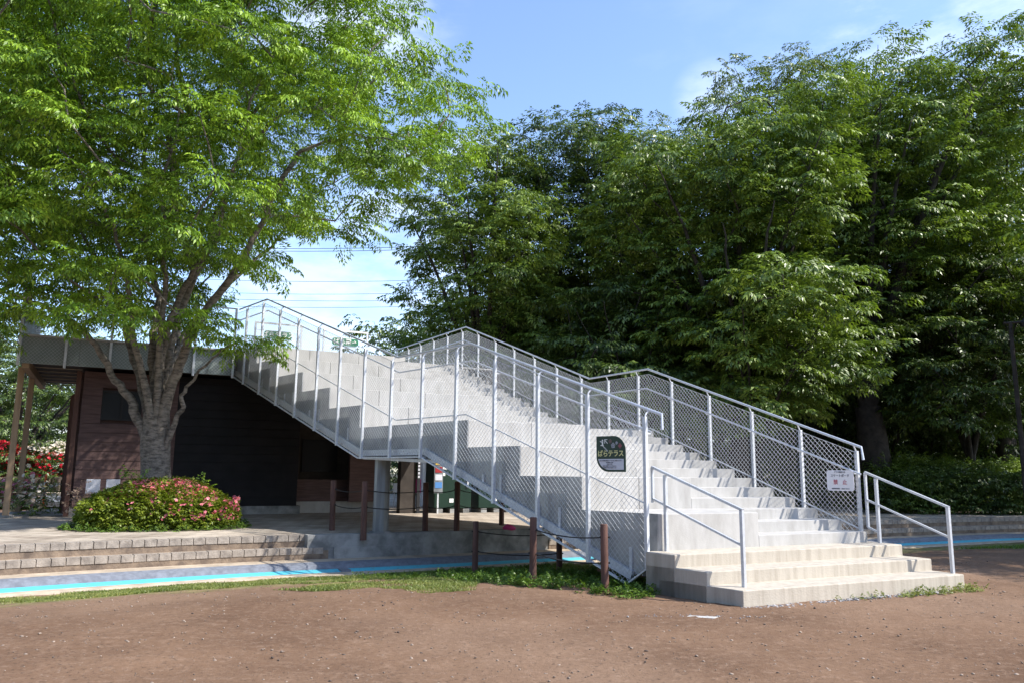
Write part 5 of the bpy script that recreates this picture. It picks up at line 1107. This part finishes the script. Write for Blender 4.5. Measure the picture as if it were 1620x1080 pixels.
for (px, py, mm, lab) in [(32, 806, 'petal_rose', 'low clump of bright pink roses between the timber posts'), (54, 812, 'petal_white', 'low clump of white flowers left of the orange pole'), (-8, 806, 'petal_rose', 'low clump of pink roses at the far left edge')]:
    p = onz(px, py+3, PAVE); r_ = empty('flower_clump', (p[0], p[1], PAVE)); tag(r_, lab, 'flowers')
    P = rng.normal(0, 1, (120, 3))*[0.35, 0.25, 0.22]+[p[0], p[1], PAVE+0.4]; P[:, 2] = np.maximum(P[:, 2], PAVE+0.03)
    leafy_mass('foliage', P, M['leaf_far'], None, None, T_small, (0.6, 1.0), r_)
    F = rng.normal(0, 1, (90, 3))*[0.35, 0.2, 0.22]+[p[0], p[1]-0.15, PAVE+0.55]; F[:, 2] = np.maximum(F[:, 2], PAVE+0.15); flowers('flowers', F, 0.065, M[mm], r_, 6)

# grass, weeds, pebbles
def blades(name, P, h, w_, material, label, lean=0.5):
    n = len(P); a = rng.uniform(0, 6.28, n); hh = h*rng.uniform(0.5, 1.3, n); ln = rng.normal(0, lean, (n, 2))*hh[:, None]
    sx_ = np.stack([np.cos(a), np.sin(a), np.zeros(n)], 1)*w_/2; top = np.column_stack([ln, hh]); mid = top*[0.45, 0.45, 0.6]
    V = np.stack([P-sx_, P+sx_, P+mid+sx_*0.8, P+top], 1).reshape(-1, 3)
    o = mesh_np(name, V, np.arange(len(V), dtype=np.int32).reshape(-1, 4), material); tag(o, label, name, kind='stuff'); return o
def rim_band(n, px0, px1, d0, d1):
    i0, i1 = rim_index_px(px0), rim_index_px(px1); k = rng.integers(i0, i1, n); d = rng.uniform(d0, d1, n); P = RIM[k]-RN[k]*d[:, None]+T_[k]*rng.uniform(-0.5, 0.5, (n, 1)); return P, d
P, d = rim_band(110000, -60, 800, 0.5, 3.0)
wv_ = 0.35*np.sin(P[:, 0]*1.7)+0.25*np.sin(P[:, 0]*4.3+1); patch = np.sin(P[:, 0]*2.9+1.3*np.sin(P[:, 1]*3.1))*np.sin(P[:, 1]*2.3+P[:, 0])
ok = (d > 0.6+wv_*0.25) & (d < 2.0+wv_*0.7+0.05*(P[:, 0]+6)) & (patch > -0.42+rng.normal(0, 0.25, len(P))); P = P[ok]
P3 = np.column_stack([P, ground_z(P)]); blades('grass', P3, 0.032, 0.012, M['leaf_grass'], 'thin yellowish short grass along the sandy edge of the blue channel')
P, d = rim_band(40000, 1400, 1800, 2.2, 9.0); patch = np.sin(P[:, 0]*1.1+1.3*np.sin(P[:, 1]*0.9))*np.sin(P[:, 1]*1.3+P[:, 0]*0.4)
ok = (patch > 0.05+rng.normal(0, 0.22, len(P))); P = P[ok]; P3 = np.column_stack([P, ground_z(P)]); blades('grass', P3, 0.06, 0.02, M['leaf_weed'], 'shaded grass patches at the right edge of the field')
gp = [onz(x, y, -0.12)[:2] for x, y in [(430, 936), (560, 921), (690, 912), (760, 926), (752, 948), (670, 957), (600, 941), (500, 946)]]
W1 = np.array(gp); P = np.column_stack([rng.uniform(W1[:, 0].min(), W1[:, 0].max(), 60000), rng.uniform(W1[:, 1].min(), W1[:, 1].max(), 60000)]); P = P[in_poly(P, gp)]
P = P[np.sin(P[:, 0]*4.1+2*np.sin(P[:, 1]*2.3))*np.sin(P[:, 1]*3.7)+rng.normal(0, 0.45, len(P)) > -0.1][:17000]
blades('grass', np.column_stack([P, ground_z(P)]), 0.03, 0.012, M['leaf_grass'], 'patch of short pale grass spreading into the dirt left of the rope posts')
# weeds: broad patch at the posts
wp = [onz(x, y, -0.08)[:2] for x, y in [(690, 911), (760, 903), (850, 905), (950, 915), (1045, 930), (1062, 948), (1010, 956), (960, 951), (880, 940), (800, 936), (735, 926)]]
W0 = np.array(wp); P = np.column_stack([rng.uniform(W0[:, 0].min(), W0[:, 0].max(), 30000), rng.uniform(W0[:, 1].min(), W0[:, 1].max(), 30000)]); P = P[in_poly(P, wp)]
dens = np.sin(P[:, 0]*3.3+P[:, 1])*np.sin(P[:, 1]*3.9)+rng.normal(0, 0.4, len(P)); P = P[dens > -0.55][:3000]
P3 = np.column_stack([P, ground_z(P)+rng.uniform(-0.03, 0.02, len(P))]); leafy_mass('weeds', P3, M['leaf_weed'], 'lush low green weeds round the wooden posts and under the mesh', 'weeds', T_tiny, (0.45, 0.85), kind='stuff')
P, d = rim_band(9000, 560, 850, 0.9, 2.6); ok = np.sin(P[:, 0]*2.3)*np.sin(P[:, 1]*2.9)+rng.normal(0, 0.35, len(P)) > 0.15; P = P[ok][:1700]
P3 = np.column_stack([P, ground_z(P)]); leafy_mass('weeds', P3, M['leaf_weed'], 'thin clover patches left of the wooden posts', 'weeds', T_tiny, (0.3, 0.6), kind='stuff')
P = np.column_stack([rng.uniform(5.0, 6.6, 400), np.zeros(400)]); e0 = K; P = np.array([K+v*s_-n_*rng.uniform(0.0, 0.18) for s_ in np.concatenate([rng.uniform(2.6, 4.15, 170), rng.uniform(1.5, 2.6, 20)])])
P3 = np.column_stack([P, np.zeros(len(P))]); leafy_mass('weeds', P3, M['leaf_grass'], 'small tufts of weed along the foot of the lowest step', 'weeds', T_tiny, (0.35, 0.7), kind='stuff')
def stones(name, P, r0, r1, material, label, power=2.5):
    ico = np.array([(0, 0, 1), (0.894, 0, 0.447), (0.276, 0.851, 0.447), (-0.724, 0.526, 0.447), (-0.724, -0.526, 0.447), (0.276, -0.851, 0.447), (0.724, 0.526, -0.447), (-0.276, 0.851, -0.447), (-0.894, 0, -0.447), (-0.276, -0.851, -0.447), (0.724, -0.526, -0.447), (0, 0, -1)])
    F_ = np.array([(0, 1, 2), (0, 2, 3), (0, 3, 4), (0, 4, 5), (0, 5, 1), (1, 6, 2), (2, 7, 3), (3, 8, 4), (4, 9, 5), (5, 10, 1), (6, 7, 2), (7, 8, 3), (8, 9, 4), (9, 10, 5), (10, 6, 1), (11, 7, 6), (11, 8, 7), (11, 9, 8), (11, 10, 9), (11, 6, 10)])
    n = len(P); r = r0+(r1-r0)*rng.uniform(0, 1, n)**power; sc3 = rng.uniform(0.6, 1.3, (n, 1, 3))*[1, 1, 0.6]; a = rng.uniform(0, 6.28, n)
    V = ico[None]*(1+rng.normal(0, 0.12, (n, 12, 1)))*sc3*r[:, None, None]; ca, sa = np.cos(a)[:, None], np.sin(a)[:, None]
    V = np.stack([V[..., 0]*ca-V[..., 1]*sa, V[..., 0]*sa+V[..., 1]*ca, V[..., 2]], -1)+P[:, None, :]
    Fq = (F_[None]+np.arange(n)[:, None, None]*12).reshape(-1, 3); o = mesh_np(name, V.reshape(-1, 3), Fq, material); tag(o, label, 'gravel', kind='stuff'); return o
def pebble_mat(name, a, b_):
    m = bpy.data.materials.new(name); m.use_nodes = True; t = m.node_tree; b = t.nodes['Principled BSDF']; b.inputs['Roughness'].default_value = 0.85
    gg = t.nodes.new('ShaderNodeNewGeometry'); r = t.nodes.new('ShaderNodeValToRGB'); r.color_ramp.elements[0].color = (*a, 1); r.color_ramp.elements[1].color = (*b_, 1); t.links.new(gg.outputs['Random Per Island'], r.inputs[0]); t.links.new(r.outputs[0], b.inputs['Base Color']); return m
M['pebble'] = pebble_mat('pebbles', (0.07, 0.05, 0.04), (0.33, 0.26, 0.20)); M['gravelm'] = pebble_mat('grey_gravel', (0.09, 0.09, 0.10), (0.42, 0.40, 0.39))
n = 15000; dd_ = 3.6+12*rng.uniform(0, 1, n)**1.1; ax = rng.uniform(-0.72, 0.72, n); P = np.column_stack([dd_*ax, dd_]); rdp = rim_dist(P); ok = rdp > 0.3; P = P[ok]
P3 = np.column_stack([P, ground_z(P)+0.014*np.sin(P[:, 0]*1.3+0.7*np.sin(P[:, 1]*0.9))*np.sin(P[:, 1]*1.1)+0.001]); stones('gravel', P3, 0.0022, 0.017, M['pebble'], 'small stones and chips scattered over the brown dirt', 6.0)
P = np.array([K+v*s_-n_*abs(rng.normal(0, 0.07)) for s_ in rng.uniform(-0.1, 3.6, 700)]); P3 = np.column_stack([P, np.full(len(P), 0.006)]); stones('gravel', P3, 0.006, 0.026, M['gravelm'], 'grey gravel along the foot of the lowest step', 2)
P = np.column_stack([rng.normal(c[0]+0.0, 0.25, 90), rng.normal(c[1]+0.0, 0.1, 90)]); P = onz(1110, 975, 0)[:2]+rng.normal(0, 1, (110, 2))*[0.28, 0.07]; P3 = np.column_stack([P, np.full(len(P), 0.004)]); stones('gravel', P3, 0.004, 0.014, M['gravelm'], 'patch of grey grit round the pale stone slab', 2)

# ------------------------------------------------------------------ overhead lines and lamp pole
for k, (ya, yb, lab) in enumerate([(393, 386, 'uppermost overhead wire'), (397, 390.5, 'second overhead wire, close below the uppermost'), (444, 440, 'third overhead wire, in the middle of the gap'), (464, 460, 'fourth overhead wire above the sign frames'), (474, 472, 'fifth overhead wire, faint'), (485, 481, 'lowest overhead wire above the sign frames')]):
    a = at(380, ya, 70); b = at(760, yb, 66); d = b-a; pts = [a+d*t-np.array([0, 0, 0.5*4*t*(1-t)*0.4]) for t in np.linspace(-1.2, 2.6, 24)]
    mb = MB(); mb.tube(pts, 0.024 if k < 2 else 0.018, n=5); tag(mb.build('power_line', M['black']), lab+' crossing the sky between the trees', 'wire', 'overhead wires')
p = at(1616, 700, 24); r_ = empty('lamp_pole', (p[0], p[1], 0.2)); tag(r_, 'dark brown lamp pole at the far right edge', 'lamp pole')
zt = at(1612, 512, 24)[2]; mb = MB(); mb.tube([(p[0], p[1], 0.1), (p[0], p[1], zt)], [0.075, 0.06], n=12); mb.build('pole', M['dark_bark'], r_, smooth=True)
mb = MB(); mb.tube([(p[0]-0.2, p[1], zt), (p[0]+0.9, p[1], zt+0.1)], 0.04, n=8); mb.build('arm', M['dark_bark'], r_, smooth=True)
mb = MB(); mb.tube([(p[0]+0.5, p[1], zt-0.1), (p[0]+0.5, p[1], zt+0.02), (p[0]+0.5, p[1], zt+0.18)], [0.16, 0.2, 0.06], n=14); mb.build('lamp_head', M['black'], r_, smooth=True)
